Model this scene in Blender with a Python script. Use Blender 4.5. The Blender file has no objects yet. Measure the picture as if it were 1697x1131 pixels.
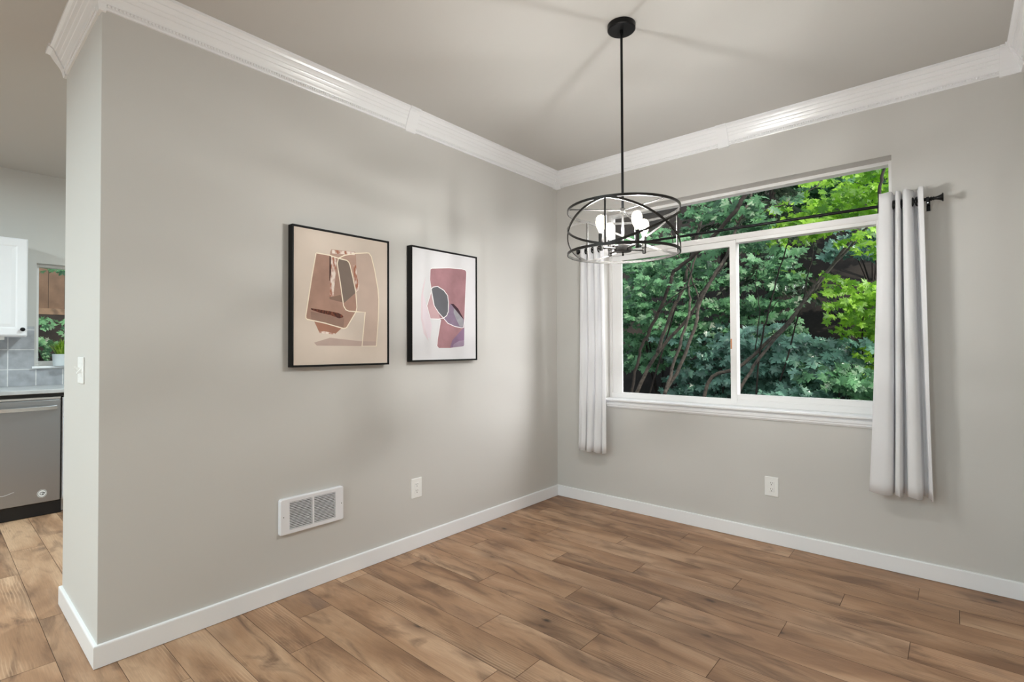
import bpy, bmesh, math, random
from mathutils import Vector, Matrix, Euler
S = bpy.context.scene
C = S.collection
PI = math.pi

# ------------------------------------------------------------ camera
cam = bpy.data.cameras.new('camera'); co = bpy.data.objects.new('camera', cam); C.objects.link(co)
cam.sensor_width = 36.0; cam.lens = 843.76 / 1697 * 36.0; cam.clip_start = .02; cam.clip_end = 200
_yaw, _pit, _rol = -0.7135, 0.0143, -0.0038
_f = Vector((math.sin(_yaw)*math.cos(_pit), math.cos(_yaw)*math.cos(_pit), math.sin(_pit)))
_r = Vector((math.cos(_yaw), -math.sin(_yaw), 0)); _u = _r.cross(_f)
_r2 = _r*math.cos(_rol) + _u*math.sin(_rol); _u2 = _u*math.cos(_rol) - _r*math.sin(_rol)
co.matrix_world = Matrix(((_r2.x, _u2.x, -_f.x, 2.5583), (_r2.y, _u2.y, -_f.y, -3.5436), (_r2.z, _u2.z, -_f.z, 1.25), (0, 0, 0, 1)))
S.camera = co

# ------------------------------------------------------------ world, sun, exposure
w = bpy.data.worlds.new('sky'); S.world = w; w.use_nodes = True
wn = w.node_tree; bg = wn.nodes['Background']; bg.inputs[1].default_value = 1.05
# overcast sky, brighter and warmer towards the low sun side (+x)
tcw = wn.nodes.new('ShaderNodeTexCoord'); dp = wn.nodes.new('ShaderNodeVectorMath'); dp.operation = 'DOT_PRODUCT'
dp.inputs[1].default_value = (.86, .36, .36); wn.links.new(tcw.outputs['Generated'], dp.inputs[0])
rw = wn.nodes.new('ShaderNodeValToRGB'); wn.links.new(dp.outputs['Value'], rw.inputs['Fac'])
rw.color_ramp.interpolation = 'EASE'; rw.color_ramp.elements[0].position = .86; rw.color_ramp.elements[0].color = (.78, .90, 1.0, 1)
rw.color_ramp.elements[1].position = .985; rw.color_ramp.elements[1].color = (12.0, 12.0, 12.0, 1)
wn.links.new(rw.outputs['Color'], bg.inputs[0])
sun = bpy.data.lights.new('sun', 'SUN'); sun.energy = 3.5; sun.angle = .02; sun.color = (1, .93, .80)
so = bpy.data.objects.new('sun', sun); C.objects.link(so)
so.rotation_euler = Vector((-.62, .30, -.80)).to_track_quat('-Z', 'Y').to_euler()
vs = S.view_settings
vs.view_transform = 'Standard'; vs.look = 'None'; vs.gamma = 1.0; vs.use_curve_mapping = False; vs.exposure = 0.0
S.cycles.max_bounces = 10; S.cycles.diffuse_bounces = 6; S.cycles.transparent_max_bounces = 16
S.cycles.sample_clamp_indirect = 6.0; S.cycles.use_denoising = True

# ------------------------------------------------------------ materials
def srgb(r, g, b):
    f = lambda c: (c/255/12.92) if c/255 <= .04045 else ((c/255+.055)/1.055)**2.4
    return (f(r), f(g), f(b), 1)
def mat(name, col, rough=.5, metal=0, bump=0, bscale=40, spec=.5, var=0, vscale=8, coat=0):
    m = bpy.data.materials.new(name); m.use_nodes = True
    nt = m.node_tree; b = nt.nodes['Principled BSDF']
    b.inputs['Base Color'].default_value = col; b.inputs['Roughness'].default_value = rough
    b.inputs['Metallic'].default_value = metal; b.inputs['Specular IOR Level'].default_value = spec
    b.inputs['Coat Weight'].default_value = coat
    if bump or var:
        tc = nt.nodes.new('ShaderNodeTexCoord')
    if bump:
        n = nt.nodes.new('ShaderNodeTexNoise'); n.inputs['Scale'].default_value = bscale; n.inputs['Detail'].default_value = 4
        bp = nt.nodes.new('ShaderNodeBump'); bp.inputs['Strength'].default_value = bump; bp.inputs['Distance'].default_value = .002
        nt.links.new(tc.outputs['Object'], n.inputs['Vector']); nt.links.new(n.outputs['Fac'], bp.inputs['Height'])
        nt.links.new(bp.outputs['Normal'], b.inputs['Normal'])
    if var:
        n2 = nt.nodes.new('ShaderNodeTexNoise'); n2.inputs['Scale'].default_value = vscale; n2.inputs['Detail'].default_value = 5
        cr = nt.nodes.new('ShaderNodeValToRGB')
        cr.color_ramp.elements[0].position = .3; cr.color_ramp.elements[1].position = .7
        cr.color_ramp.elements[0].color = [c*(1-var) for c in col[:3]]+[1]; cr.color_ramp.elements[1].color = [min(1, c*(1+var)) for c in col[:3]]+[1]
        nt.links.new(tc.outputs['Object'], n2.inputs['Vector']); nt.links.new(n2.outputs['Fac'], cr.inputs['Fac'])
        nt.links.new(cr.outputs['Color'], b.inputs['Base Color'])
    return m
def emit(name, col, strength):
    m = bpy.data.materials.new(name); m.use_nodes = True
    b = m.node_tree.nodes['Principled BSDF']; b.inputs['Base Color'].default_value = (1, 1, 1, 1)
    b.inputs['Emission Color'].default_value = col; b.inputs['Emission Strength'].default_value = strength
    return m
def glass(name, tint=(1, 1, 1, 1)):
    m = bpy.data.materials.new(name); m.use_nodes = True; nt = m.node_tree; nt.nodes.clear()
    o = nt.nodes.new('ShaderNodeOutputMaterial'); mx = nt.nodes.new('ShaderNodeMixShader')
    tr = nt.nodes.new('ShaderNodeBsdfTransparent'); gl = nt.nodes.new('ShaderNodeBsdfGlossy'); fr = nt.nodes.new('ShaderNodeFresnel')
    tr.inputs[0].default_value = tint; gl.inputs['Roughness'].default_value = .03; fr.inputs[0].default_value = 1.035
    nt.links.new(fr.outputs[0], mx.inputs[0]); nt.links.new(tr.outputs[0], mx.inputs[1]); nt.links.new(gl.outputs[0], mx.inputs[2])
    nt.links.new(mx.outputs[0], o.inputs[0]); return m
def leafmat(name, c0, c1, trans=.35, rough=.4, spec=.5):
    m = bpy.data.materials.new(name); m.use_nodes = True; nt = m.node_tree
    b = nt.nodes['Principled BSDF']; out = nt.nodes['Material Output']
    g = nt.nodes.new('ShaderNodeNewGeometry'); cr = nt.nodes.new('ShaderNodeValToRGB')
    cr.color_ramp.elements[0].color = c0; cr.color_ramp.elements[1].color = c1
    nt.links.new(g.outputs['Random Per Island'], cr.inputs['Fac']); nt.links.new(cr.outputs['Color'], b.inputs['Base Color'])
    b.inputs['Roughness'].default_value = rough; b.inputs['Specular IOR Level'].default_value = spec
    t = nt.nodes.new('ShaderNodeBsdfTranslucent'); mx = nt.nodes.new('ShaderNodeMixShader'); mx.inputs[0].default_value = trans
    nt.links.new(cr.outputs['Color'], t.inputs['Color'])
    nt.links.new(b.outputs[0], mx.inputs[1]); nt.links.new(t.outputs[0], mx.inputs[2]); nt.links.new(mx.outputs[0], out.inputs[0])
    return m
M = {}
M['wall'] = mat('wall_paint', srgb(204, 202, 198), .55, bump=.10, bscale=260, spec=.35)
M['ceil'] = mat('ceiling_paint', srgb(197, 195, 191), .75, bump=.06, bscale=200, spec=.2)
M['trim'] = mat('white_trim_paint', srgb(240, 241, 243), .24)
M['vinyl'] = mat('white_vinyl', srgb(238, 237, 236), .35)
M['black'] = mat('black_metal', (.008, .008, .009, 1), .38, .6)
M['bronze'] = mat('bronze_metal', (.028, .026, .024, 1), .38, .55)
M['frameblack'] = mat('black_frame_wood', (.004, .004, .004, 1), .45, spec=.2)
M['plate'] = mat('white_plastic', srgb(240, 240, 238), .3)
M['slot'] = mat('dark_slot', (.03, .03, .03, 1), .6)
M['grille'] = mat('white_enamel', srgb(236, 236, 240), .32)
M['duct'] = mat('dark_duct', (.02, .02, .022, 1), .8)
M['steel'] = mat('brushed_steel', (.40, .41, .43, 1), .34, .9, bump=.03, bscale=30)
M['brightsteel'] = mat('bright_steel', (.80, .80, .80, 1), .22, .9)
M['blackplastic'] = mat('black_plastic', (.006, .006, .007, 1), .4)
M['cabinet'] = mat('white_cabinet_paint', srgb(238, 239, 243), .28)
M['counter'] = mat('grey_counter', srgb(186, 188, 190), .35, var=.12, vscale=14)
M['pot'] = mat('pale_pot_glaze', srgb(214, 222, 226), .35)
M['bulb'] = emit('bulb_glow', (.99, .995, .965, 1), 3350)
def envelope():
    m = bpy.data.materials.new('bulb_envelope'); m.use_nodes = True; nt = m.node_tree; nt.nodes.clear()
    o = nt.nodes.new('ShaderNodeOutputMaterial'); mx = nt.nodes.new('ShaderNodeMixShader'); tr = nt.nodes.new('ShaderNodeBsdfTransparent'); em = nt.nodes.new('ShaderNodeEmission')
    em.inputs[0].default_value = (1, .90, .74, 1); em.inputs[1].default_value = 9.0; mx.inputs[0].default_value = .25
    nt.links.new(tr.outputs[0], mx.inputs[1]); nt.links.new(em.outputs[0], mx.inputs[2]); nt.links.new(mx.outputs[0], o.inputs[0]); return m
M['envelope'] = envelope()
M['fill_glow'] = emit('fill_light_glow', (.84, .985, 1.0, 1), 1030)  # glow of the fill lights added to brighten the rooms
M['glass'] = glass('window_glass')
M['bark'] = mat('grey_brown_bark', (.075, .062, .050, 1), .85, bump=1, bscale=60, var=.55, vscale=30)
M['barkd'] = mat('dark_bark', (.022, .016, .012, 1), .9, bump=1, bscale=50, var=.5, vscale=25)
M['soil'] = mat('forest_soil', (.016, .012, .009, 1), .95, bump=1, bscale=8, var=.6, vscale=3)
M['fencewood'] = mat('shade_darkened_fence_wood', srgb(96, 76, 60), .85, var=.25, vscale=6)  # wood colour darkened to stand for tree shade on the fence
M['leafA'] = leafmat('maple_leaf_green', (.022, .080, .034, 1), (.17, .40, .18, 1), .30, .42)
M['leafB'] = leafmat('maple_leaf_blue_green', (.028, .095, .060, 1), (.23, .46, .35, 1), .2, .33, .8)
M['leafC'] = leafmat('maple_leaf_lime', (.08, .23, .015, 1), (.42, .74, .06, 1), .45, .45)
M['leafD'] = leafmat('conifer_needle', (.035, .062, .036, 1), (.10, .14, .085, 1), .15, .6)
M['grass'] = leafmat('potted_grass_blade', (.12, .30, .02, 1), (.42, .62, .08, 1), .35, .45)

def linen():
    m = mat('curtain_linen', srgb(246, 246, 248), .9, spec=.15); nt = m.node_tree; b = nt.nodes['Principled BSDF']
    tc = nt.nodes.new('ShaderNodeTexCoord'); w1 = nt.nodes.new('ShaderNodeTexNoise'); mp = nt.nodes.new('ShaderNodeMapping')
    mp.inputs['Scale'].default_value = (60, 60, 900); w1.inputs['Scale'].default_value = 1; w1.inputs['Detail'].default_value = 3
    bp = nt.nodes.new('ShaderNodeBump'); bp.inputs['Strength'].default_value = .35; bp.inputs['Distance'].default_value = .001
    nt.links.new(tc.outputs['Object'], mp.inputs['Vector']); nt.links.new(mp.outputs[0], w1.inputs['Vector'])
    nt.links.new(w1.outputs['Fac'], bp.inputs['Height']); nt.links.new(bp.outputs[0], b.inputs['Normal'])
    out = nt.nodes['Material Output']; t = nt.nodes.new('ShaderNodeBsdfTranslucent'); t.inputs[0].default_value = srgb(246, 246, 248)
    mx = nt.nodes.new('ShaderNodeMixShader'); mx.inputs[0].default_value = .22
    nt.links.new(b.outputs[0], mx.inputs[1]); nt.links.new(t.outputs[0], mx.inputs[2]); nt.links.new(mx.outputs[0], out.inputs[0])
    return m
M['linen'] = linen()

def wood():
    m = bpy.data.materials.new('oak_plank'); m.use_nodes = True; nt = m.node_tree; N = nt.nodes; L = nt.links
    b = N['Principled BSDF']; at = N.new('ShaderNodeAttribute'); at.attribute_name = 'pco'
    rd = N.new('ShaderNodeAttribute'); rd.attribute_name = 'prand'
    def mapped(sc):
        mp = N.new('ShaderNodeMapping'); mp.inputs['Scale'].default_value = sc; L.new(at.outputs['Vector'], mp.inputs['Vector']); return mp.outputs[0]
    def noise(sc, det=4, dist=0, rough=.55):
        n = N.new('ShaderNodeTexNoise'); n.inputs['Scale'].default_value = 1; n.inputs['Detail'].default_value = det
        n.inputs['Distortion'].default_value = dist; n.inputs['Roughness'].default_value = rough
        L.new(mapped(sc), n.inputs['Vector']); return n.outputs['Fac']
    def ramp(v, stops):
        r = N.new('ShaderNodeValToRGB'); e = r.color_ramp.elements
        while len(e) < len(stops): e.new(.5)
        for i, (p, c) in enumerate(stops): e[i].position = p; e[i].color = c if len(c) == 4 else (c[0],)*3+(1,)
        L.new(v, r.inputs['Fac']); return r.outputs['Color']
    def mix(f, a, c, mode='MIX'):
        x = N.new('ShaderNodeMix'); x.data_type = 'RGBA'; x.blend_type = mode
        for s, v in ((0, f), (6, a), (7, c)):
            if isinstance(v, (int, float, tuple)): x.inputs[s].default_value = v
            else: L.new(v, x.inputs[s])
        return x.outputs[2]
    base = ramp(noise((1.1, 5.0, 1), 4, .6), [(.28, srgb(132, 98, 73)), (.47, srgb(168, 131, 101)), (.66, srgb(194, 160, 130))])
    # plank to plank shift
    base = mix(1.0, base, ramp(rd.outputs['Fac'], [(0, (.90, .885, .88, 1)), (.5, (.99, .98, .96, 1)), (1, (1.07, 1.06, 1.06, 1))]), 'MULTIPLY')
    # dark cloudy figure, some of it greyish
    cloud = ramp(noise((2.6, 9, 1), 5, 1.2), [(.50, (0,)), (.70, (.85,))])
    base = mix(cloud, base, srgb(108, 80, 61))
    grey = ramp(noise((1.7, 6, 3), 3, .8), [(.60, (0,)), (.78, (.45,))])
    base = mix(grey, base, srgb(120, 101, 92))
    # fine fibres
    fib = ramp(noise((9, 210, 1), 3, .3, .7), [(.30, (.86,)), (.62, (1.04,))])
    base = mix(1.0, base, fib, 'MULTIPLY')
    # cathedral rings, light on dark
    wv = N.new('ShaderNodeTexWave'); wv.wave_type = 'RINGS'; wv.inputs['Scale'].default_value = 1
    wv.inputs['Distortion'].default_value = 6; wv.inputs['Detail'].default_value = 3; wv.inputs['Detail Scale'].default_value = 1.0
    L.new(mapped((4.2, 26, 0)), wv.inputs['Vector'])
    cat = ramp(wv.outputs['Fac'], [(.62, (0,)), (.92, (.42,))])
    msk = ramp(noise((1.5, 4.5, 1), 2), [(.54, (0,)), (.66, (1,))])
    base = mix(mix(1.0, cat, msk, 'MULTIPLY'), base, srgb(212, 179, 148))
    # knots
    vo = N.new('ShaderNodeTexVoronoi'); vo.inputs['Scale'].default_value = 1; vo.inputs['Randomness'].default_value = 1
    wn_ = N.new('ShaderNodeTexNoise'); wn_.inputs['Scale'].default_value = 9; L.new(at.outputs['Vector'], wn_.inputs['Vector'])
    ad = N.new('ShaderNodeVectorMath'); ad.operation = 'MULTIPLY_ADD'; L.new(wn_.outputs['Color'], ad.inputs[0]); ad.inputs[1].default_value = (.16, .16, 0); L.new(mapped((2.1, 5.2, 0)), ad.inputs[2])
    L.new(ad.outputs[0], vo.inputs['Vector'])
    kh = ramp(vo.outputs['Distance'], [(.03, (.70,)), (.34, (0,))])
    base = mix(kh, base, srgb(108, 80, 61))
    kn = ramp(vo.outputs['Distance'], [(.025, (.9,)), (.085, (0,))])
    base = mix(kn, base, srgb(46, 34, 26))
    L.new(base, b.inputs['Base Color']); b.inputs['Roughness'].default_value = .48; b.inputs['Specular IOR Level'].default_value = .40
    bp = N.new('ShaderNodeBump'); bp.inputs['Strength'].default_value = .12; bp.inputs['Distance'].default_value = .001
    L.new(noise((7, 190, 1), 3), bp.inputs['Height']); L.new(bp.outputs[0], b.inputs['Normal'])
    return m
M['wood'] = wood()
def tiles():
    m = bpy.data.materials.new('grey_tile'); m.use_nodes = True; nt = m.node_tree; N = nt.nodes; L = nt.links; b = N['Principled BSDF']
    tc = N.new('ShaderNodeTexCoord'); mp = N.new('ShaderNodeMapping'); sp = N.new('ShaderNodeSeparateXYZ'); cb = N.new('ShaderNodeCombineXYZ')
    L.new(tc.outputs['Object'], sp.inputs[0]); L.new(sp.outputs['Y'], cb.inputs['X']); L.new(sp.outputs['Z'], cb.inputs['Y']); L.new(cb.outputs[0], mp.inputs['Vector'])
    mp.inputs['Location'].default_value = (3.095, -1.09, 0)
    br = N.new('ShaderNodeTexBrick'); br.offset = 0; br.inputs['Scale'].default_value = 1
    br.inputs['Brick Width'].default_value = .17; br.inputs['Row Height'].default_value = .1645; br.inputs['Mortar Size'].default_value = .0035
    br.inputs['Mortar Smooth'].default_value = .1
    br.inputs['Color1'].default_value = srgb(170, 172, 178); br.inputs['Color2'].default_value = srgb(184, 186, 190); br.inputs['Mortar'].default_value = srgb(222, 222, 222)
    L.new(mp.outputs[0], br.inputs['Vector'])
    n = N.new('ShaderNodeTexNoise'); n.inputs['Scale'].default_value = 14; n.inputs['Detail'].default_value = 6; L.new(tc.outputs['Object'], n.inputs['Vector'])
    r = N.new('ShaderNodeValToRGB'); r.color_ramp.elements[0].color = (.78, .78, .78, 1); r.color_ramp.elements[1].color = (1.12, 1.12, 1.12, 1)
    r.color_ramp.elements[0].position = .3; r.color_ramp.elements[1].position = .7
    L.new(n.outputs['Fac'], r.inputs['Fac'])
    x = N.new('ShaderNodeMix'); x.data_type = 'RGBA'; x.blend_type = 'MULTIPLY'; x.inputs[0].default_value = 1
    L.new(br.outputs['Color'], x.inputs[6]); L.new(r.outputs['Color'], x.inputs[7]); L.new(x.outputs[2], b.inputs['Base Color'])
    b.inputs['Roughness'].default_value = .35
    bp = N.new('ShaderNodeBump'); bp.invert = True; bp.inputs['Strength'].default_value = .5; bp.inputs['Distance'].default_value = .002
    L.new(br.outputs['Fac'], bp.inputs['Height']); L.new(bp.outputs[0], b.inputs['Normal'])
    return m
M['tile'] = tiles()

# ------------------------------------------------------------ mesh helpers
class MB:
    def __init__(s): s.v = []; s.f = []; s.m = []
    def add(s, vs, fs, mi=0):
        o = len(s.v); s.v += [tuple(v) for v in vs]; s.f += [tuple(i+o for i in f) for f in fs]; s.m += [mi]*len(fs); return s
    def box(s, x0, x1, y0, y1, z0, z1, mi=0):
        if x0 > x1: x0, x1 = x1, x0
        if y0 > y1: y0, y1 = y1, y0
        if z0 > z1: z0, z1 = z1, z0
        return s.add([(x0,y0,z0),(x1,y0,z0),(x1,y1,z0),(x0,y1,z0),(x0,y0,z1),(x1,y0,z1),(x1,y1,z1),(x0,y1,z1)],
              [(3,2,1,0),(4,5,6,7),(0,1,5,4),(1,2,6,5),(2,3,7,6),(3,0,4,7)], mi)
    def prism(s, poly, fn0, fn1, mi=0):          # closed outline swept between two placements
        n = len(poly); vs = [fn0(p) for p in poly] + [fn1(p) for p in poly]
        fs = [tuple(range(n-1, -1, -1)), tuple(range(n, 2*n))] + [(i, (i+1) % n, n+(i+1) % n, n+i) for i in range(n)]
        return s.add(vs, fs, mi)
    def lathe(s, prof, c, axis=(0, 0, 1), seg=24, mi=0, cap=True):
        ax = Vector(axis).normalized(); t = Vector((1, 0, 0)) if abs(ax.x) < .9 else Vector((0, 1, 0))
        a = ax.cross(t).normalized(); b = ax.cross(a); c = Vector(c); vs = []
        for r, h in prof:
            for k in range(seg):
                th = 2*PI*k/seg; vs.append(c + ax*h + (a*math.cos(th) + b*math.sin(th))*r)
        fs = []
        for i in range(len(prof)-1):
            for k in range(seg):
                k2 = (k+1) % seg; fs.append((i*seg+k, i*seg+k2, (i+1)*seg+k2, (i+1)*seg+k))
        if cap: fs += [tuple(range(seg-1, -1, -1)), tuple(range((len(prof)-1)*seg, len(prof)*seg))]
        return s.add(vs, fs, mi)
    def tube(s, pts, r, seg=8, mi=0, closed=False, flat=1.0):
        pts = [Vector(p) for p in pts]; n = len(pts); rs = r if isinstance(r, (list, tuple)) else [r]*n; vs = []; prev = None
        for i, p in enumerate(pts):
            if closed: d = pts[(i+1) % n]-pts[i-1]
            else: d = pts[min(i+1, n-1)]-pts[max(i-1, 0)]
            d.normalize()
            if prev is None: prev = (Vector((0, 0, 1)) if abs(d.z) < .95 else Vector((1, 0, 0)))
            a = prev - d*prev.dot(d)
            if a.length < 1e-5: a = d.orthogonal()
            a.normalize(); prev = a; b = d.cross(a)
            for k in range(seg):
                th = 2*PI*k/seg; vs.append(p + (a*math.cos(th) + b*math.sin(th)*flat)*rs[i])
        fs = []
        for i in range(n if closed else n-1):
            j = (i+1) % n
            for k in range(seg):
                k2 = (k+1) % seg; fs.append((i*seg+k, i*seg+k2, j*seg+k2, j*seg+k))
        if not closed: fs += [tuple(range(seg-1, -1, -1)), tuple(range((n-1)*seg, n*seg))]
        return s.add(vs, fs, mi)
    def build(s, name, mats, parent=None, smooth=False, bevel=0, loc=None, seg=2):
        me = bpy.data.meshes.new(name); me.from_pydata(s.v, [], s.f); me.update()
        for k in (mats if isinstance(mats, (list, tuple)) else [mats]): me.materials.append(M[k] if isinstance(k, str) else k)
        me.polygons.foreach_set('material_index', s.m)
        bm = bmesh.new(); bm.from_mesh(me); bmesh.ops.recalc_face_normals(bm, faces=bm.faces); bm.to_mesh(me); bm.free()
        if smooth: me.polygons.foreach_set('use_smooth', [True]*len(me.polygons))
        o = bpy.data.objects.new(name, me); C.objects.link(o)
        if smooth == 'auto':
            me.set_sharp_from_angle(angle=math.radians(35))
        if bevel:
            b = o.modifiers.new('bevel', 'BEVEL'); b.width = bevel; b.segments = seg; b.limit_method = 'ANGLE'; b.angle_limit = math.radians(40)
        if parent is not None:
            o.parent = parent; o.matrix_parent_inverse = parent.matrix_world.inverted() if loc is None else Matrix()
        if loc is not None: o.location = loc
        return o
def tag(o, label, cat, group=None, kind=None):
    if label: o['label'] = label
    if cat: o['category'] = cat
    if group: o['group'] = group
    if kind: o['kind'] = kind
    return o
def struct(o, label=None, cat=None): return tag(o, label, cat, None, 'structure')
def thing(name, loc, label, cat, group=None, kind=None):
    o = bpy.data.objects.new(name, None); C.objects.link(o); o.location = loc; o.empty_display_size = .05
    bpy.context.view_layer.update()
    return tag(o, label, cat, group, kind)
def catmull(p, n=6):
    p = [Vector(q) for q in p]; out = []
    for i in range(len(p)-1):
        a, b, c, d = p[max(i-1, 0)], p[i], p[i+1], p[min(i+2, len(p)-1)]
        for k in range(n):
            t = k/n; out.append(.5*((2*b)+(c-a)*t+(2*a-5*b+4*c-d)*t*t+(3*b-a-3*c+d)*t**3))
    out.append(p[-1]); return out

# ------------------------------------------------------------ room dimensions
ZC = 2.742; YE = -3.0884; XT = -.7652; XR = 2.842; XK = -3.28; YB = -7.6
# ------------------------------------------------------------ floor of planks
random.seed(4)
fb = MB(); pco = []; prand = []
joint = {0: 1.805, 1: 2.413, 2: 2.567, 3: 2.130, 4: 1.681, 5: 2.407, 6: 1.972, 7: 1.45, 8: 1.077, 9: .626, 10: 1.376, 11: .935, 12: .08, 13: 1.208, 14: .251, 15: .488, 16: .80, 17: 1.05, 18: .35, 19: -.653, 20: -.182}
PL = 1.21; PW = .159; k = 0
while True:
    y1 = min(.0, -.006-PW*k) if k else 0.0; y0 = -.006-PW*(k+1)
    if y1 < YB: break
    j = joint.get(k, random.uniform(0, PL)); x = j - PL*math.ceil((j-XK)/PL)
    while x < XR:
        a, b = max(x, XK), min(x+PL, XR)
        if b-a > .004:
            g = .0010; d = .0020; off = (random.uniform(0, 60), random.uniform(0, 60)); rv = random.random()
            vs = [(a, y0, -d), (b, y0, -d), (b, y1, -d), (a, y1, -d), (a+g, y0+g, 0), (b-g, y0+g, 0), (b-g, y1-g, 0), (a+g, y1-g, 0)]
            fb.add(vs, [(4, 5, 6, 7)]); fb.f += [tuple(q+len(fb.v)-8 for q in f) for f in ((0, 1, 5, 4), (1, 2, 6, 5), (2, 3, 7, 6), (3, 0, 4, 7))]; fb.m += [1]*4
            pco += [(v[0]-x+off[0], v[1]-y0+off[1], 0) for v in vs]; prand += [rv]*8
        x += PL
    k += 1
fo = fb.build('floor', ['wood', mat('plank_edge', srgb(92, 68, 52), .7)]); struct(fo)
at = fo.data.attributes.new('pco', 'FLOAT_VECTOR', 'POINT'); at.data.foreach_set('vector', [c for v in pco for c in v])
at = fo.data.attributes.new('prand', 'FLOAT', 'POINT'); at.data.foreach_set('value', prand)
sb = MB().box(XK, XR, YB, 0, -.06, -.002).build('subfloor_trim', 'soil'); sb.name = 'trim_1'; struct(sb)

# ------------------------------------------------------------ walls and ceiling
WX0, WX1, WZ0, WZ1 = .452, 2.310, .822, 2.328
wb = MB(); T = .17
wb.box(XT, WX0, 0, T, 0, ZC).box(WX1, XR+.15, 0, T, 0, ZC).box(WX0, WX1, 0, T, 0, WZ0).box(WX0, WX1, 0, T, WZ1, ZC)
struct(wb.build('wall_back', 'wall'))
struct(MB().box(XT, 0, YE, T, 0, ZC).build('wall_left', 'wall', bevel=.002))
struct(MB().box(XR, XR+.15, -4.6, 0, 0, ZC).build('wall_right', 'wall'))
KY0, KY1, KZ0, KZ1 = -2.925, -1.95, 1.115, 1.985
kb = MB(); x0, x1 = XK-.15, XK
kb.box(x0, x1, YB, KY0, 0, ZC).box(x0, x1, KY1, T, 0, ZC).box(x0, x1, KY0, KY1, 0, KZ0).box(x0, x1, KY0, KY1, KZ1, ZC)
struct(kb.build('wall_kitchen', 'wall'))
struct(MB().box(XK, XT, 0, T, 0, ZC).build('wall_kitchen_end', 'wall'))
# unseen hall end wall; its wide opening is added to let in sky light
hb = MB(); hb.box(XK, -2.2, YB-.15, YB, 0, ZC).box(2.2, 5.6, YB-.15, YB, 0, ZC).box(-2.2, 2.2, YB-.15, YB, 2.3, ZC)
struct(hb.build('wall_hall', 'wall'))
struct(MB().box(5.45, 5.6, YB, -4.6, 0, ZC).box(XR+.15, 5.6, -4.6, -4.45, 0, ZC).build('wall_hall_side', 'wall'))
struct(MB().box(XR, 5.45, YB, -4.6, -.06, 0).build('floor_hall', 'wood'))
struct(MB().box(XK-.15, 5.6, YB-.15, T, ZC, ZC+.2).build('ceiling', 'ceil'))

# ------------------------------------------------------------ crown moulding
CP = [(0, -.1285), (.0085, -.1285), (.0100, -.1255), (.0100, -.1225), (.0075, -.1210), (.0090, -.1190), (.0120, -.1180), (.0130, -.1060), (.0105, -.1040), (.0125, -.1020),
      (.0150, -.0980), (.0185, -.0890), (.0230, -.0800), (.0262, -.0740), (.0248, -.0715), (.0285, -.0690), (.0330, -.0600), (.0358, -.0555), (.0345, -.0530), (.0380, -.0510),
      (.0420, -.0430), (.0462, -.0330), (.0448, -.0305), (.0490, -.0290), (.0545, -.0200), (.0620, -.0140), (.0655, -.0120), (.0655, 0), (0, 0)]
BP = [(0, -.137), (.0115, -.137), (.0130, -.130), (.0165, -.112), (.0230, -.092), (.0330, -.072), (.0430, -.054), (.0500, -.038), (.0560, -.024), (.0660, -.0165), (.0715, -.015), (.0715, 0), (0, 0)]
def run(mb, prof, p0, p1, nrm, m0=0, m1=0, z=ZC, mi=0):
    p0, p1, nrm = Vector(p0), Vector(p1), Vector(nrm); d = (p1-p0).normalized()
    mb.prism(prof, lambda q: p0 + nrm*q[0] + d*(q[0]*m0) + Vector((0, 0, z+q[1])), lambda q: p1 + nrm*q[0] + d*(q[0]*m1) + Vector((0, 0, z+q[1])), mi)
def beads(mb, p0, p1, nrm, z=ZC):
    p0, p1, nrm = Vector(p0), Vector(p1), Vector(nrm); d = (p1-p0); n = int(d.length/.0125); d.normalize(); st = (p1-p0).length/n
    for i in range(n):
        c = p0 + d*(st*(i+.5)) + nrm*.0125 + Vector((0, 0, z-.112)); vs = []
        for ring, (rr, hh) in enumerate(((1, 0), (.72, .0038), (0, .0056))):
            for k in range(1 if rr == 0 else 6):
                th = 2*PI*k/6 + .4; vs.append(c + d*(.0055*rr*math.cos(th)) + Vector((0, 0, .0065*rr*math.sin(th))) + nrm*hh)
        fs = [(k, (k+1) % 6, 6+(k+1) % 6, 6+k) for k in range(6)] + [(6+k, 6+(k+1) % 6, 12) for k in range(6)]
        mb.add(vs, fs)
def crown(n, p0, p1, nrm, m0=0, m1=0):
    mb = MB(); run(mb, CP, p0, p1, nrm, m0, m1); beads(mb, p0, p1, nrm)
    return struct(mb.build('trim_%d' % n, 'trim'))
cb = .05
crown(2, (0, -1.60, 0), (0, YE+.012, 0), (1, 0, 0))
crown(3, (0, -cb, 0), (0, -1.525, 0), (1, 0, 0))
mb = MB(); run(mb, BP, (0, -1.600, 0), (0, -1.525, 0), (1, 0, 0)); struct(mb.build('trim_4', 'trim'))
mb = MB(); run(mb, BP, (0, -cb, 0), (0, 0, 0), (1, 0, 0), 0, -1); run(mb, BP, (0, 0, 0), (cb, 0, 0), (0, -1, 0), 1, 0); struct(mb.build('trim_5', 'trim'))
crown(6, (cb, 0, 0), (1.365, 0, 0), (0, -1, 0))
mb = MB(); run(mb, BP, (1.365, 0, 0), (1.435, 0, 0), (0, -1, 0)); struct(mb.build('trim_7', 'trim'))
crown(8, (1.435, 0, 0), (2.752, 0, 0), (0, -1, 0))
mb = MB(); run(mb, BP, (2.752, 0, 0), (XR, 0, 0), (0, -1, 0), 0, -1); run(mb, BP, (XR, 0, 0), (XR, -.09, 0), (-1, 0, 0), 1, 0); struct(mb.build('trim_9', 'trim'))
crown(10, (XR, -.09, 0), (XR, -4.6, 0), (-1, 0, 0))
cc = .035
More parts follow.
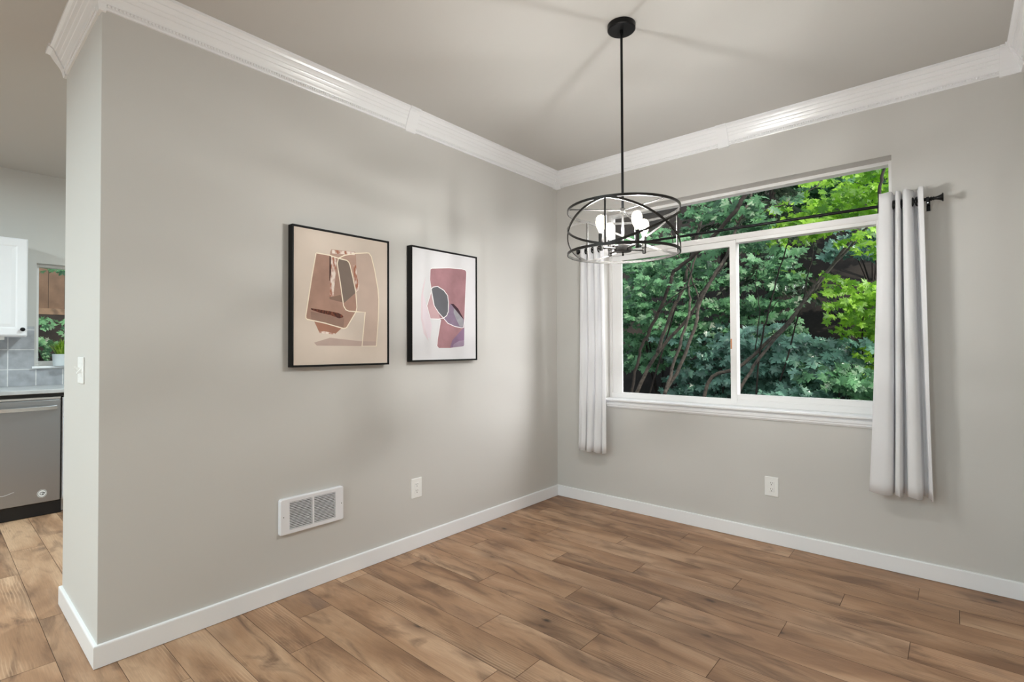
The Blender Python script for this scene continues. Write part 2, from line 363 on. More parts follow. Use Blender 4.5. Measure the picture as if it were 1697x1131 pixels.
mb = MB(); run(mb, BP, (0, YE+.012, 0), (0, YE, 0), (1, 0, 0), 0, 1); run(mb, BP, (0, YE, 0), (-cc, YE, 0), (0, -1, 0), -1, 0); struct(mb.build('trim_11', 'trim'))
crown(12, (-cc, YE, 0), (XT+.025, YE, 0), (0, -1, 0))
mb = MB(); run(mb, BP, (XT+.025, YE, 0), (XT, YE, 0), (0, -1, 0), 0, 1); run(mb, BP, (XT, YE, 0), (XT, YE+.05, 0), (-1, 0, 0), -1, 0); struct(mb.build('trim_13', 'trim'))

# ------------------------------------------------------------ baseboards
BBP = [(0, .0025), (.013, .0025), (.013, .084), (.0115, .0885), (.008, .0895), (0, .0895)]
def base(name, segs):
    mb = MB()
    for p0, p1, n, a, b in segs: run(mb, BBP, p0, p1, n, a, b, z=0)
    return struct(mb.build(name, 'trim'))
base('baseboard_left', [((0, 0, 0), (0, YE, 0), (1, 0, 0), 1, 1), ((0, YE, 0), (XT, YE, 0), (0, -1, 0), -1, 1), ((XT, YE, 0), (XT, -.02, 0), (-1, 0, 0), -1, 0)])
base('baseboard_back', [((0, 0, 0), (XR, 0, 0), (0, -1, 0), 1, -1)])
base('baseboard_right', [((XR, 0, 0), (XR, -4.6, 0), (-1, 0, 0), 1, 0)])

# ------------------------------------------------------------ dining room window
wi = thing('window_1', ((WX0+WX1)/2, .12, WZ0), None, None, None, 'structure')
FY0, FY1 = .100, .168
ZS = .852                                      # top of the sill board
ft = .021
mb = MB()
mb.box(WX0, WX0+ft, FY0, FY1, ZS, WZ1).box(WX1-ft, WX1, FY0, FY1, ZS, WZ1).box(WX0+ft, WX1-ft, FY0, FY1, WZ1-ft, WZ1).box(WX0+ft, WX1-ft, FY0, FY1, ZS, ZS+.040)
mb.box(WX0+ft, WX1-ft, FY0, FY1, 1.992, 2.030)
mb.build('window_frame', 'vinyl', wi, bevel=.002)
# fixed right light: frame of its own, set deeper
mb = MB(); a0, a1, b0, b1 = 1.405, WX1-ft, ZS+.040, 1.992
mb.box(a0, a0+.035, FY0+.03, FY1, b0, b1).box(a1-.062, a1, FY0+.004, FY1, b0, b1).box(a0+.035, a1-.062, FY0+.004, FY1, b0, b0+.036).box(a0+.035, a1-.062, FY0+.004, FY1, b1-.022, b1)
mb.build('fixed_sash', 'vinyl', wi, bevel=.0015)
# sliding left sash
mb = MB(); a0, a1, b0, b1 = WX0+ft, 1.440, ZS+.012, 1.990
y0, y1 = FY0+.003, FY0+.028
mb.box(a0, a0+.085, y0+.012, y1, b0, b1).box(a1-.042, a1, y0-.004, y1, b0, b1).box(a0+.085, a1-.042, y0, y1, b0, b0+.032).box(a0+.085, a1-.042, y0, y1, b1-.042, b1)
ss = mb.build('sliding_sash', 'vinyl', wi, bevel=.0015)
mb = MB().box(1.400, 1.409, FY0-.006, FY0+.001, 1.24, 1.31); lt = mb.build('sash_latch', mat('tan_latch', srgb(214, 150, 110), .4), ss, bevel=.002); lt['label'] = 'small orange-tan sash latch'
MB().box(WX0+ft+.08, 1.402, FY0+.014, FY0+.018, ZS+.04, 1.95).build('glass_pane', 'glass', wi)
MB().box(1.436, WX1-ft-.058, FY0+.050, FY0+.054, ZS+.07, 1.975).build('glass_pane', 'glass', wi)
MB().box(WX0+ft-.004, WX1-ft+.004, FY0+.045, FY0+.049, 2.026, WZ1-ft+.004).build('glass_pane', 'glass', wi)
mb = MB(); mb.box(WX0+.0005, WX1-.0005, -.001, FY1, WZ0-.001, ZS).box(.470, 2.285, -.036, 0, .838, ZS)
mb.build('window_sill', 'trim', wi, bevel=.003)
ap = [(0, .833), (.012, .833), (.012, .822), (.018, .819), (.018, .803), (.0145, .799), (.0145, .790), (.010, .785), (.008, .780), (0, .780)]
ap = [(u, v+.004) for u, v in ap]
mb = MB(); ex = lambda q: (q[0]-.0235)
mb.prism(ap, lambda q: Vector((.505-q[0]*.9, -q[0], q[1])), lambda q: Vector((2.255+q[0]*.9, -q[0], q[1])))
mb.build('window_apron', 'trim', wi)

# ------------------------------------------------------------ curtain rod and curtains
RY, RZ = -.090, 2.027
rod = thing('curtain_rod', (1.38, RY, RZ), 'thin black curtain rod with flared finials above the wide window', 'curtain rod')
mb = MB(); mb.lathe([(.0088, 0), (.0088, 2.136)], (.345, RY, RZ), (1, 0, 0), 14); mb.build('pole', 'black', rod, smooth='auto')
fin = [(.0085, 0), (.0115, .003), (.0115, .008), (.008, .011), (.0095, .016), (.0095, .020), (.0075, .024), (.0085, .034), (.012, .050), (.0175, .064), (.0225, .070), (.0225, .073), (.019, .075)]
mb = MB(); mb.lathe([(r_, h_*.72) for r_, h_ in fin], (2.478, RY, RZ), (1, 0, 0), 20); mb.build('finial', 'black', rod, smooth='auto')
mb = MB(); mb.lathe(fin, (.348, RY, RZ), (-1, 0, 0), 20); mb.build('finial', 'black', rod, smooth='auto')
for bx in (.372, 2.468):
    mb = MB(); mb.box(bx-.008, bx+.008, -.004, 0, RZ-.045, RZ+.02).box(bx-.006, bx+.006, RY-.012, -.004, RZ-.016, RZ-.010).box(bx-.006, bx+.006, RY-.014, RY-.009, RZ-.030, RZ+.010).box(bx-.007, bx+.007, RY+.009, RY+.013, RZ-.016, RZ+.010)
    br = mb.build('bracket', 'black', rod, bevel=.001)
    mb = MB(); mb.lathe([(.0035, 0), (.003, .0015)], (bx, RY-.0145, RZ-.022), (0, -1, 0), 10); mb.build('screw', 'brightsteel', br)
def curtain(name, label, top, bot, ztop, zbot, gx):
    t = thing(name, (sum(p[0] for p in top)/len(top), RY, zbot), label, 'curtain')
    a = catmull([(p[0], p[1], 0) for p in top], 5); b = catmull([(p[0], p[1], 0) for p in bot], 5); n = len(a); rows = 26
    vs = []; fs = []
    for i in range(rows+1):
        s = i/rows; e = s**1.15
        for j in range(n):
            q = a[j].lerp(b[j], e); wob = .003*math.sin(j*.9+s*5)*s
            vs.append((q.x + wob, q.y + .4*wob, ztop + (zbot-ztop)*s + (.004*math.sin(j*.35) if i == rows else 0) + (.003*math.sin(j*.5) if i == 0 else 0)))
    for i in range(rows):
        for j in range(n-1): fs.append((i*n+j, i*n+j+1, (i+1)*n+j+1, (i+1)*n+j))
    mb = MB(); mb.add(vs, fs); o = mb.build('fabric_panel', 'linen', t, smooth=True)
    sd = o.modifiers.new('thick', 'SOLIDIFY'); sd.thickness = .0022; sd.offset = 0
    # hem seam: a slim doubled band near the bottom edge
    for gxx, ang in gx:
        mb = MB(); ax = Vector((math.cos(ang), math.sin(ang), 0)); u = Vector((-ax.y, ax.x, 0)); c = Vector((gxx, RY, RZ-.004)); R = .0215
        pts = [c + (u*math.cos(2*PI*k/24) + Vector((0, 0, 1))*math.sin(2*PI*k/24))*R for k in range(24)]
        mb.tube(pts, .0048, 8, closed=True); mb.build('grommet', 'black', t, smooth=True)
    return t
curtain('curtain', 'light grey linen curtain panel hanging right of the window',
    [(2.268,-.088),(2.263,-.118),(2.285,-.134),(2.312,-.126),(2.321,-.09),(2.321,-.055),(2.328,-.045),(2.333,-.07),(2.334,-.110),(2.342,-.130),(2.352,-.122),(2.355,-.085),(2.356,-.055),(2.362,-.046),(2.366,-.075),(2.366,-.115),(2.380,-.132),(2.397,-.120),(2.404,-.085),(2.410,-.052),(2.418,-.044),(2.424,-.065),(2.428,-.10),(2.433,-.128),(2.452,-.140)],
    [(2.215,-.085),(2.200,-.115),(2.240,-.140),(2.290,-.135),(2.306,-.10),(2.309,-.065),(2.313,-.050),(2.314,-.07),(2.316,-.118),(2.328,-.135),(2.342,-.124),(2.346,-.085),(2.350,-.060),(2.362,-.055),(2.368,-.080),(2.370,-.120),(2.395,-.140),(2.424,-.125),(2.430,-.085),(2.434,-.050),(2.446,-.045),(2.456,-.07),(2.461,-.10),(2.465,-.125),(2.474,-.138)],
    2.088, .452, [(2.3215, .10), (2.332, -.15), (2.3555, .05), (2.366, -.10), (2.4015, .35), (2.424, -.25)])
curtain('curtain', 'gathered light grey curtain panel hanging left of the window, behind the chandelier',
    [(.316,-.080),(.312,-.105),(.330,-.122),(.350,-.110),(.356,-.075),(.362,-.055),(.372,-.075),(.376,-.110),(.395,-.124),(.412,-.108),(.417,-.075),(.425,-.056),(.434,-.078),(.438,-.112),(.455,-.124),(.470,-.108),(.475,-.076),(.480,-.058),(.487,-.080),(.490,-.108),(.500,-.120),(.512,-.110),(.516,-.09)],
    [(.278,-.075),(.284,-.105),(.298,-.100),(.300,-.112),(.322,-.128),(.345,-.114),(.348,-.075),(.354,-.060),(.358,-.085),(.362,-.115),(.385,-.130),(.412,-.114),(.418,-.076),(.424,-.062),(.428,-.080),(.432,-.115),(.452,-.130),(.478,-.114),(.484,-.080),(.490,-.062),(.496,-.085),(.508,-.115),(.536,-.105)],
    2.070, .437, [(.355, .10), (.374, -.1), (.4155, .10), (.436, -.1), (.473, .10)])

# ------------------------------------------------------------ framed prints
ART = {"P1":{"frame":[[-2.3265,1.8873],[-1.7469,1.883],[-1.7472,1.1552],[-2.331,1.1588]],"tan":[[-1.9674,1.7839],[-1.8851,1.7985],[-1.8667,1.7795],[-1.8454,1.7061],[-1.8219,1.5958],[-1.8182,1.5316],[-1.8201,1.4186],[-1.8332,1.2657],[-1.9274,1.2656],[-1.9068,1.4577],[-1.9628,1.4579],[-1.9602,1.4907],[-1.9804,1.6365],[-1.9673,1.6766]],"wedge":[[-2.212,1.2835],[-2.122,1.31],[-2.0357,1.302],[-1.9318,1.2929],[-1.8332,1.2921],[-1.8342,1.2657],[-2.1966,1.2676]],"top":[[-2.1146,1.7859],[-1.9718,1.7927],[-1.9656,1.778],[-1.9612,1.6617],[-1.9453,1.6087],[-1.9497,1.5771],[-1.9673,1.5562],[-2.0485,1.5157],[-2.1263,1.5252],[-2.1234,1.7339],[-2.1218,1.7715]],"foot":[[-2.2137,1.3993],[-2.15,1.3892],[-2.0525,1.3639],[-2.0937,1.3291],[-2.1828,1.3369]],"footstreak":[[-2.1844,1.3398],[-2.1578,1.3448],[-2.0921,1.3328],[-2.097,1.3275],[-2.1828,1.334]],"body":[[-2.2013,1.7544],[-2.1266,1.7521],[-2.0737,1.7427],[-2.0234,1.7378],[-2.0038,1.7188],[-1.9673,1.5679],[-1.9602,1.4829],[-1.9654,1.4578],[-2.0231,1.3685],[-2.0441,1.3618],[-2.15,1.387],[-2.25,1.405],[-2.2575,1.419],[-2.2427,1.5167],[-2.224,1.6339]],"bodydark":[[-2.2313,1.4454],[-2.1101,1.4279],[-2.0375,1.4175],[-2.0425,1.3672],[-2.2274,1.4038]],"taupe2":[[-2.1263,1.5289],[-2.098,1.5333],[-2.061,1.5451],[-2.0392,1.5027],[-2.1239,1.5165]],"streakl":[[-2.1202,1.7508],[-2.0844,1.7451],[-2.0892,1.6632],[-2.0957,1.6025],[-2.1013,1.533],[-2.1255,1.5297],[-2.1184,1.6451]],"edgel":[[-2.1258,1.7485],[-2.1186,1.7495],[-2.1169,1.6602],[-2.124,1.6147],[-2.1272,1.6144]],"streakr":[[-1.9822,1.7215],[-1.9656,1.7157],[-1.9577,1.6465],[-1.9453,1.6087],[-1.9515,1.577],[-1.9655,1.5641],[-1.9778,1.6367]],"streakt":[[-2.1122,1.7833],[-1.9761,1.7905],[-1.9718,1.7732],[-2.0361,1.7698],[-2.1105,1.7641]],"taupe":[[-2.0762,1.7401],[-2.0234,1.7348],[-2.0055,1.7147],[-1.9673,1.564],[-2.0384,1.5027],[-2.0485,1.5233],[-2.0811,1.7131]],"stroke":[[-2.2313,1.4627],[-2.1342,1.4535],[-2.0775,1.446],[-2.0509,1.4359],[-2.0425,1.4234],[-2.0692,1.4162],[-2.1182,1.4305],[-2.1814,1.4407],[-2.2275,1.4543]],"l1":[[-2.2013,1.7544],[-2.1266,1.7521],[-2.0737,1.7427],[-2.0234,1.7378],[-2.0106,1.7295],[-2.0038,1.715],[-1.9847,1.6438],[-1.9673,1.5679],[-1.9602,1.4829],[-1.9654,1.4578],[-2.0231,1.3685],[-2.0315,1.3637],[-2.0441,1.3618],[-2.15,1.387],[-2.25,1.4036],[-2.2567,1.4098],[-2.2575,1.4226],[-2.2427,1.5167],[-2.224,1.6339],[-2.2029,1.7513]],"l2":[[-2.0737,1.7427],[-2.0361,1.7645],[-1.9674,1.7839],[-1.896,1.797],[-1.8833,1.7972],[-1.8667,1.7795],[-1.8454,1.7061],[-1.8219,1.5958],[-1.8172,1.5316],[-1.8201,1.4186],[-1.8332,1.2657],[-1.9274,1.2656],[-1.9068,1.4577],[-1.9654,1.4578],[-2.0104,1.4585],[-2.0291,1.4652],[-2.0426,1.4857],[-2.0628,1.6131],[-2.0811,1.7131],[-2.0737,1.7427]]},"P2":{"frame":[[-1.5826,1.8937],[-1.0117,1.8875],[-1.0146,1.1669],[-1.5835,1.1692]],"cres":[[-1.465,1.7101],[-1.4883,1.5991],[-1.4931,1.4398],[-1.4424,1.2924],[-1.4841,1.3462],[-1.5059,1.4393],[-1.5038,1.5834],[-1.4882,1.6497]],"haze":[[-1.4883,1.5991],[-1.456,1.5142],[-1.4327,1.4424],[-1.4186,1.3989],[-1.4283,1.3108],[-1.4656,1.3321],[-1.4977,1.4252]],"main":[[-1.4274,1.7618],[-1.3601,1.7733],[-1.2705,1.7838],[-1.1558,1.7894],[-1.1181,1.7843],[-1.1105,1.7726],[-1.1187,1.6284],[-1.1301,1.455],[-1.1339,1.275],[-1.1415,1.2656],[-1.2618,1.2541],[-1.3613,1.2543],[-1.3758,1.2669],[-1.3709,1.3114],[-1.3433,1.4349],[-1.4087,1.5906],[-1.4229,1.6336],[-1.4351,1.6912]],"low":[[-1.2412,1.3052],[-1.1572,1.376],[-1.1314,1.3923],[-1.1339,1.275],[-1.1415,1.2656],[-1.2618,1.2556]],"low2":[[-1.2309,1.2785],[-1.1787,1.3019],[-1.1338,1.3062],[-1.1361,1.2687],[-1.2362,1.2571]],"pale":[[-1.4248,1.6115],[-1.4041,1.532],[-1.3608,1.4789],[-1.3285,1.4445],[-1.4299,1.4403],[-1.4579,1.5214]],"grey":[[-1.421,1.6338],[-1.4086,1.6459],[-1.3701,1.6531],[-1.3161,1.6316],[-1.2831,1.6002],[-1.2752,1.5552],[-1.2773,1.4944],[-1.2915,1.4672],[-1.3196,1.4494],[-1.3608,1.4826],[-1.3974,1.525]],"tri":[[-1.2661,1.5421],[-1.2405,1.5483],[-1.1885,1.5145],[-1.1355,1.447],[-1.1357,1.3961],[-1.1678,1.3913],[-1.2202,1.399],[-1.2816,1.4184],[-1.3166,1.4472],[-1.2895,1.4673],[-1.2753,1.5021]],"trig":[[-1.2282,1.52],[-1.1886,1.499],[-1.1398,1.4429],[-1.14,1.3983],[-1.1731,1.3974],[-1.2097,1.4517],[-1.2303,1.4892]],"arc":[[-1.2558,1.5473],[-1.2302,1.5475],[-1.1885,1.5184],[-1.1376,1.4508],[-1.1569,1.4617],[-1.2043,1.502]],"l1":[[-1.4229,1.63],[-1.4086,1.6445],[-1.3701,1.6531],[-1.3161,1.6316],[-1.2831,1.6002],[-1.2752,1.5552],[-1.2773,1.4944],[-1.2915,1.4672],[-1.3196,1.4494],[-1.3609,1.4409],[-1.4299,1.4403],[-1.4579,1.5214],[-1.4258,1.6077]],"l2":[[-1.4351,1.6912],[-1.4229,1.6336],[-1.3974,1.525],[-1.3608,1.4826],[-1.3196,1.4494],[-1.2816,1.4169],[-1.2202,1.3975],[-1.1571,1.3901],[-1.1378,1.3937],[-1.129,1.4551]],"l3":[[-1.4229,1.63],[-1.4351,1.6912],[-1.4312,1.7562],[-1.4179,1.7651],[-1.2705,1.7846],[-1.1558,1.791],[-1.1214,1.7871],[-1.1094,1.7743],[-1.1187,1.6284],[-1.129,1.4551]],"l4":[[-1.3433,1.4371],[-1.3709,1.3114],[-1.3768,1.2669],[-1.3632,1.2536]]}}
def poly(mb, pts, x, mi): mb.add([(x, p[0], p[1]) for p in pts], [tuple(range(len(pts)))], mi)
def ribbon(mb, pts, x, mi, wd=.0045, closed=False):
    p = [Vector((q[0], q[1])) for q in pts]; n = len(p); vs = []
    for i in range(n):
        a = p[i-1] if (i or closed) else p[0]; b = p[(i+1) % n] if (i < n-1 or closed) else p[-1]
        d = (b-a).normalized(); nn = Vector((-d.y, d.x))*wd/2
        vs += [(x, p[i].x+nn.x, p[i].y+nn.y), (x, p[i].x-nn.x, p[i].y-nn.y)]
    fs = [(2*i, 2*i+1, 2*((i+1) % n)+1, 2*((i+1) % n)) for i in range(n if closed else n-1)]
    mb.add(vs, fs, mi)
def paint(name, c, var=.10, vs_=9): return mat(name, srgb(*c), .6, var=var, vscale=vs_, spec=.3)
def picture(label, key, bgm, layers):
    A = ART[key]; fr = A['frame']
    y0 = min(fr[0][0], fr[3][0]); y1 = max(fr[1][0], fr[2][0]); z1 = (fr[0][1]+fr[1][1])/2; z0 = (fr[2][1]+fr[3][1])/2
    t = thing('framed_print', (0, (y0+y1)/2, z0), label, 'picture', 'framed abstract prints on the left wall')
    wd = .0075; D = .046; mb = MB()
    mb.box(.0005, D, y0, y0+wd, z0, z1).box(.0005, D, y1-wd, y1, z0, z1).box(.0005, D, y0+wd, y1-wd, z0, z0+wd).box(.0005, D, y0+wd, y1-wd, z1-wd, z1)
    mb.build('frame', 'frameblack', t, bevel=.0008)
    g = .003; mb = MB(); mats = [bgm]; mb.box(.004, .040, y0+wd+g, y1-wd-g, z0+wd+g, z1-wd-g, 0)
    mb.box(.001, .006, y0+wd, y1-wd, z0+wd, z1-wd, 1); mats.append('frameblack')
    x = .0401
    for kind, k, mm in layers:
        mats.append(mm); x += .00008
        if kind == 'p': poly(mb, A[k], x, len(mats)-1)
        else: ribbon(mb, A[k], x, len(mats)-1, .0058 if key == 'P1' else .0052)
    mb.build('canvas_print', mats, t)
    return t
def streak(name, c0, c1, sc):
    m = mat(name, srgb(*c0), .6, spec=.3); nt = m.node_tree; b = nt.nodes['Principled BSDF']
    tc = nt.nodes.new('ShaderNodeTexCoord'); n = nt.nodes.new('ShaderNodeTexNoise'); mp = nt.nodes.new('ShaderNodeMapping'); mp.inputs['Scale'].default_value = sc
    n.inputs['Scale'].default_value = 1; n.inputs['Detail'].default_value = 6; r = nt.nodes.new('ShaderNodeValToRGB')
    r.color_ramp.elements[0].position = .42; r.color_ramp.elements[1].position = .58; r.color_ramp.elements[0].color = srgb(*c0); r.color_ramp.elements[1].color = srgb(*c1)
    nt.links.new(tc.outputs['Object'], mp.inputs[0]); nt.links.new(mp.outputs[0], n.inputs['Vector']); nt.links.new(n.outputs['Fac'], r.inputs['Fac']); nt.links.new(r.outputs['Color'], b.inputs['Base Color']); return m
cream = paint('cream_line', (250, 238, 218), 0); white = paint('white_line', (244, 242, 244), 0)
st = streak('copper_white_streak', (170, 110, 86), (238, 224, 214), (40, 60, 22))
picture('larger framed abstract print of brown vessel shapes on tan, further from the window corner', 'P1', paint('tan_canvas', (216, 202, 189), .07, 3), [
    ('p', 'tan', paint('tan_wash', (200, 178, 164), .06)), ('p', 'wedge', paint('taupe_wash', (186, 164, 154), .08)), ('p', 'top', paint('copper_wash', (188, 156, 140), .12)),
    ('p', 'foot', paint('copper_foot', (166, 118, 98), .12)), ('p', 'footstreak', st), ('p', 'body', paint('brown_wash', (172, 136, 120), .10, 14)),
    ('p', 'bodydark', paint('umber_wash', (150, 120, 106), .12)), ('p', 'taupe2', paint('taupe_dark', (134, 106, 92), .08)),
    ('p', 'streakt', st), ('p', 'streakr', st), ('p', 'streakl', st), ('p', 'edgel', paint('umber_edge', (70, 40, 30), .1)),
    ('p', 'taupe', paint('taupe_block', (126, 110, 100), .08)), ('p', 'stroke', streak('umber_stroke', (64, 26, 14), (120, 62, 40), (60, 90, 60))), ('l', 'l1', cream), ('l', 'l2', cream)])
picture('smaller framed abstract print of mauve shapes on pale grey, nearer the window corner', 'P2', paint('pale_canvas', (222, 221, 224), .04, 3), [
    ('p', 'haze', paint('pink_haze', (228, 216, 224), .03)), ('p', 'cres', paint('pink_crescent', (224, 208, 214), .04)), ('p', 'pale', paint('pale_mauve', (194, 160, 164), .08)), ('p', 'main', paint('mauve_wash', (164, 122, 128), .13, 12)),
    ('p', 'low', paint('purple_wash', (140, 112, 140), .12, 12)), ('p', 'low2', paint('grey_purple', (158, 138, 160), .1)), ('p', 'grey', paint('charcoal_wash', (98, 98, 104), .08)),
    ('p', 'tri', paint('plum_wash', (136, 118, 140), .12, 14)), ('p', 'trig', paint('silver_wash', (160, 158, 166), .12, 30)), ('p', 'arc', paint('dark_plum', (62, 34, 46), .1)),
    ('l', 'l1', white), ('l', 'l2', white), ('l', 'l3', white), ('l', 'l4', white)])

# ------------------------------------------------------------ wall heater grille
vt = thing('wall_vent', (0, -2.203, .31), 'white louvred heater vent cover low on the left wall', 'vent')
y0, y1, z0, z1 = -2.378, -2.028, .316, .498
def rrect(w, h, r, n=5):
    pts = []
    for cx_, cy_, a0 in ((w/2-r, h/2-r, 0), (-w/2+r, h/2-r, 90), (-w/2+r, -h/2+r, 180), (w/2-r, -h/2+r, 270)):
        for k in range(n+1):
            a = math.radians(a0+90*k/n); pts.append((cx_+r*math.cos(a), cy_+r*math.sin(a)))
    return pts
yc, zc = (y0+y1)/2, (z0+z1)/2; W2, H2 = y1-y0, z1-z0
# opening rectangles
ow = .1215; oh = .138; gap = .0095
holes = [(yc-gap/2-ow, yc-gap/2), (yc+gap/2, yc+gap/2+ow)]; hz0, hz1 = zc-oh/2, zc+oh/2
outer = rrect(W2, H2, .012); lip = rrect(W2-.008, H2-.008, .010)
mb = MB(); n = len(outer)
mb.add([(.0005, yc+p[0], zc+p[1]) for p in outer]+[(.016, yc+p[0], zc+p[1]) for p in outer]+[(.0205, yc+p[0], zc+p[1]) for p in lip],
       [(i, (i+1) % n, n+(i+1) % n, n+i) for i in range(n)]+[(n+i, n+(i+1) % n, 2*n+(i+1) % n, 2*n+i) for i in range(n)])
xs = .0205; ly, lz = (W2-.008)/2, (H2-.008)/2
inn = [(yc+p[0], zc+p[1]) for p in lip]; q = len(inn)//4
ya, yb_, = holes[0][0], holes[1][1]
# flat face as four strips round the openings plus centre bar
R = (yc+ly, zc+lz); 
def face(pts): mb.add([(xs, a, b) for a, b in pts], [tuple(range(len(pts)))])
tr_, tl_, bl_, br_ = inn[0:q], inn[q:2*q], inn[2*q:3*q], inn[3*q:4*q]
face(tr_ + tl_ + [(ya, hz1), (yb_, hz1)]); face(tl_[-1:] + bl_[:1] + [(ya, hz0), (ya, hz1)]); face(bl_ + br_ + [(yb_, hz0), (ya, hz0)]); face([tr_[0], (yb_, hz1), (yb_, hz0), br_[-1]])
face([(holes[0][1], hz0), (holes[1][0], hz0), (holes[1][0], hz1), (holes[0][1], hz1)])
for a, b in holes:
    mb.add([(xs, a, hz0), (xs, b, hz0), (xs, b, hz1), (xs, a, hz1), (.004, a, hz0), (.004, b, hz0), (.004, b, hz1), (.004, a, hz1)], [(0, 1, 5, 4), (1, 2, 6, 5), (2, 3, 7, 6), (3, 0, 4, 7)])
vf = mb.build('vent_frame', 'grille', vt)
MB().box(.0006, .004, ya-.004, yb_+.004, hz0-.004, hz1+.004).build('vent_backing', 'duct', vt)
for a, b in holes:
    mb = MB(); ns = 17; st_ = oh/ns
    for i in range(ns):
        zz = hz0 + st_*i
        mb.box(xs-.0058, xs+.0004, a, b, zz+.0022, zz+.0054)
    mb.build('louvre_bank', 'grille', vt)
mb = MB().box(.012, .0235, holes[0][1]-.026, holes[0][1]-.018, zc-.0325, zc-.0245); mb.build('thermostat_tab', 'grille', vt, bevel=.001)
for yy in (y0+.018, y1-.014):
    mb = MB(); mb.lathe([(.0028, 0), (.0022, .0016)], (.0200, yy, zc), (1, 0, 0), 10); s_ = mb.build('screw', 'slot', vt)

# ------------------------------------------------------------ outlets and switch
def outlet(o, e, nrm, label):
    o, e, nrm = Vector(o), Vector(e), Vector(nrm); up = Vector((0, 0, 1))
    t = thing('wall_outlet', o - up*.061, label, 'outlet', 'white duplex wall outlets')
    P = lambda a, b, c: o + e*a + up*b + nrm*c
    def slab(name, m, w, h, d0, d1, ca=0, cb_=0, r=.003, par=t, tp=.0015):
        out = rrect(w, h, r, 3); inn = rrect(w-2*tp, h-2*tp, r, 3); n = len(out); mb = MB()
        mb.add([P(ca+p[0], cb_+p[1], d0) for p in out]+[P(ca+p[0], cb_+p[1], d1-tp*.8) for p in out]+[P(ca+p[0], cb_+p[1], d1) for p in inn],
               [tuple(range(n-1, -1, -1)), tuple(range(2*n, 3*n))]+[(i, (i+1) % n, n+(i+1) % n, n+i) for i in range(n)]+[(n+i, n+(i+1) % n, 2*n+(i+1) % n, 2*n+i) for i in range(n)])
        return mb.build(name, m, par)
    slab('cover_plate', 'plate', .081, .122, .0003, .0062, tp=.003)
    slab('receptacle', 'plate', .034, .067, .006, .0078)
    for cz_ in (.0195, -.0195):
        for dy, dz, w_, h_ in ((-.0062, .005, .0024, .0088), (.0062, .005, .0024, .0072), (0, -.0072, .005, .0055)):
            slab('contact_slot', 'slot', w_, h_, .0074, .0080, dy, cz_+dz, .001, tp=.0002)
    return t
outlet((0, -1.512, .376), (0, 1, 0), (1, 0, 0), 'white duplex outlet on the left wall between the heater vent and the corner')
outlet((1.675, 0, .363), (1, 0, 0), (0, -1, 0), 'white duplex outlet on the window wall below the window')
sw = thing('light_switch', (-.335, YE, 1.10), 'white double toggle light switch on the end face of the left wall', 'light switch')
pr = [(-.058, -.058), (.058, -.058), (.058, .058), (-.058, .058)]
mb = MB(); mb.box(-.393, -.277, YE-.0062, YE-.0003, 1.103, 1.219); mb.build('cover_plate', 'plate', sw, bevel=.0025)
for sx, tilt in ((-.358, 1), (-.312, -1)):
    mb = MB(); z_ = 1.161
    mb.add([(sx-.005, YE-.006, z_-.011), (sx+.005, YE-.006, z_-.011), (sx+.005, YE-.006, z_+.011), (sx-.005, YE-.006, z_+.011), (sx-.0042, YE-.022, z_+tilt*.012-.003), (sx+.0042, YE-.022, z_+tilt*.012-.003), (sx+.0042, YE-.022, z_+tilt*.012+.003), (sx-.0042, YE-.022, z_+tilt*.012+.003)],
           [(3, 2, 1, 0), (4, 5, 6, 7), (0, 1, 5, 4), (1, 2, 6, 5), (2, 3, 7, 6), (3, 0, 4, 7)])
    mb.build('toggle', 'plate', sw, bevel=.0008)
    for dz in (-.030, .030):
        mb = MB(); mb.lathe([(.003, 0), (.0025, .001)], (sx, YE-.0060, z_+dz), (0, -1, 0), 10); mb.build('screw', 'plate', sw)

# ------------------------------------------------------------ chandelier
CX, CY = 1.418, -1.4452
ch = thing('drum_chandelier', (CX, CY, 1.68), 'black open-cage drum chandelier with four lit bulbs hanging from the ceiling', 'chandelier')
near = math.radians(-61.48)                     # bearing towards the hall
def az(deg): a = near + math.radians(deg); return Vector((math.cos(a), math.sin(a), 0))
c0 = Vector((CX, CY, 0)); RR = .252; Zt, Zb = 1.882, 1.684
mb = MB(); mb.lathe([(.0, -.026), (.058, -.026), (.0635, -.022), (.0635, 0)], (CX, CY, ZC), seg=40, cap=False); mb.build('canopy', 'black', ch, smooth='auto')
mb = MB(); mb.lathe([(.0058, 1.885), (.0058, 2.70), (.0078, 2.70), (.0078, 2.722)], (CX, CY, 0), seg=16); mb.build('stem', 'black', ch, smooth='auto')
def ringm(z, name):
    mb = MB(); n = 96; hw, ht = .0028, .0056; vs = []
    for k in range(n):
        d = Vector((math.cos(2*PI*k/n), math.sin(2*PI*k/n), 0))
        for r, h in ((RR-hw, -ht), (RR+hw, -ht), (RR+hw, ht), (RR-hw, ht)): vs.append(c0 + d*r + Vector((0, 0, z+h)))
    fs = [(4*k+i, 4*k+(i+1) % 4, 4*((k+1) % n)+(i+1) % 4, 4*((k+1) % n)+i) for k in range(n) for i in range(4)]
    mb.add(vs, fs); return mb.build(name, 'bronze', ch, smooth='auto')
ringm(Zt, 'cage_ring'); ringm(Zb, 'cage_ring')
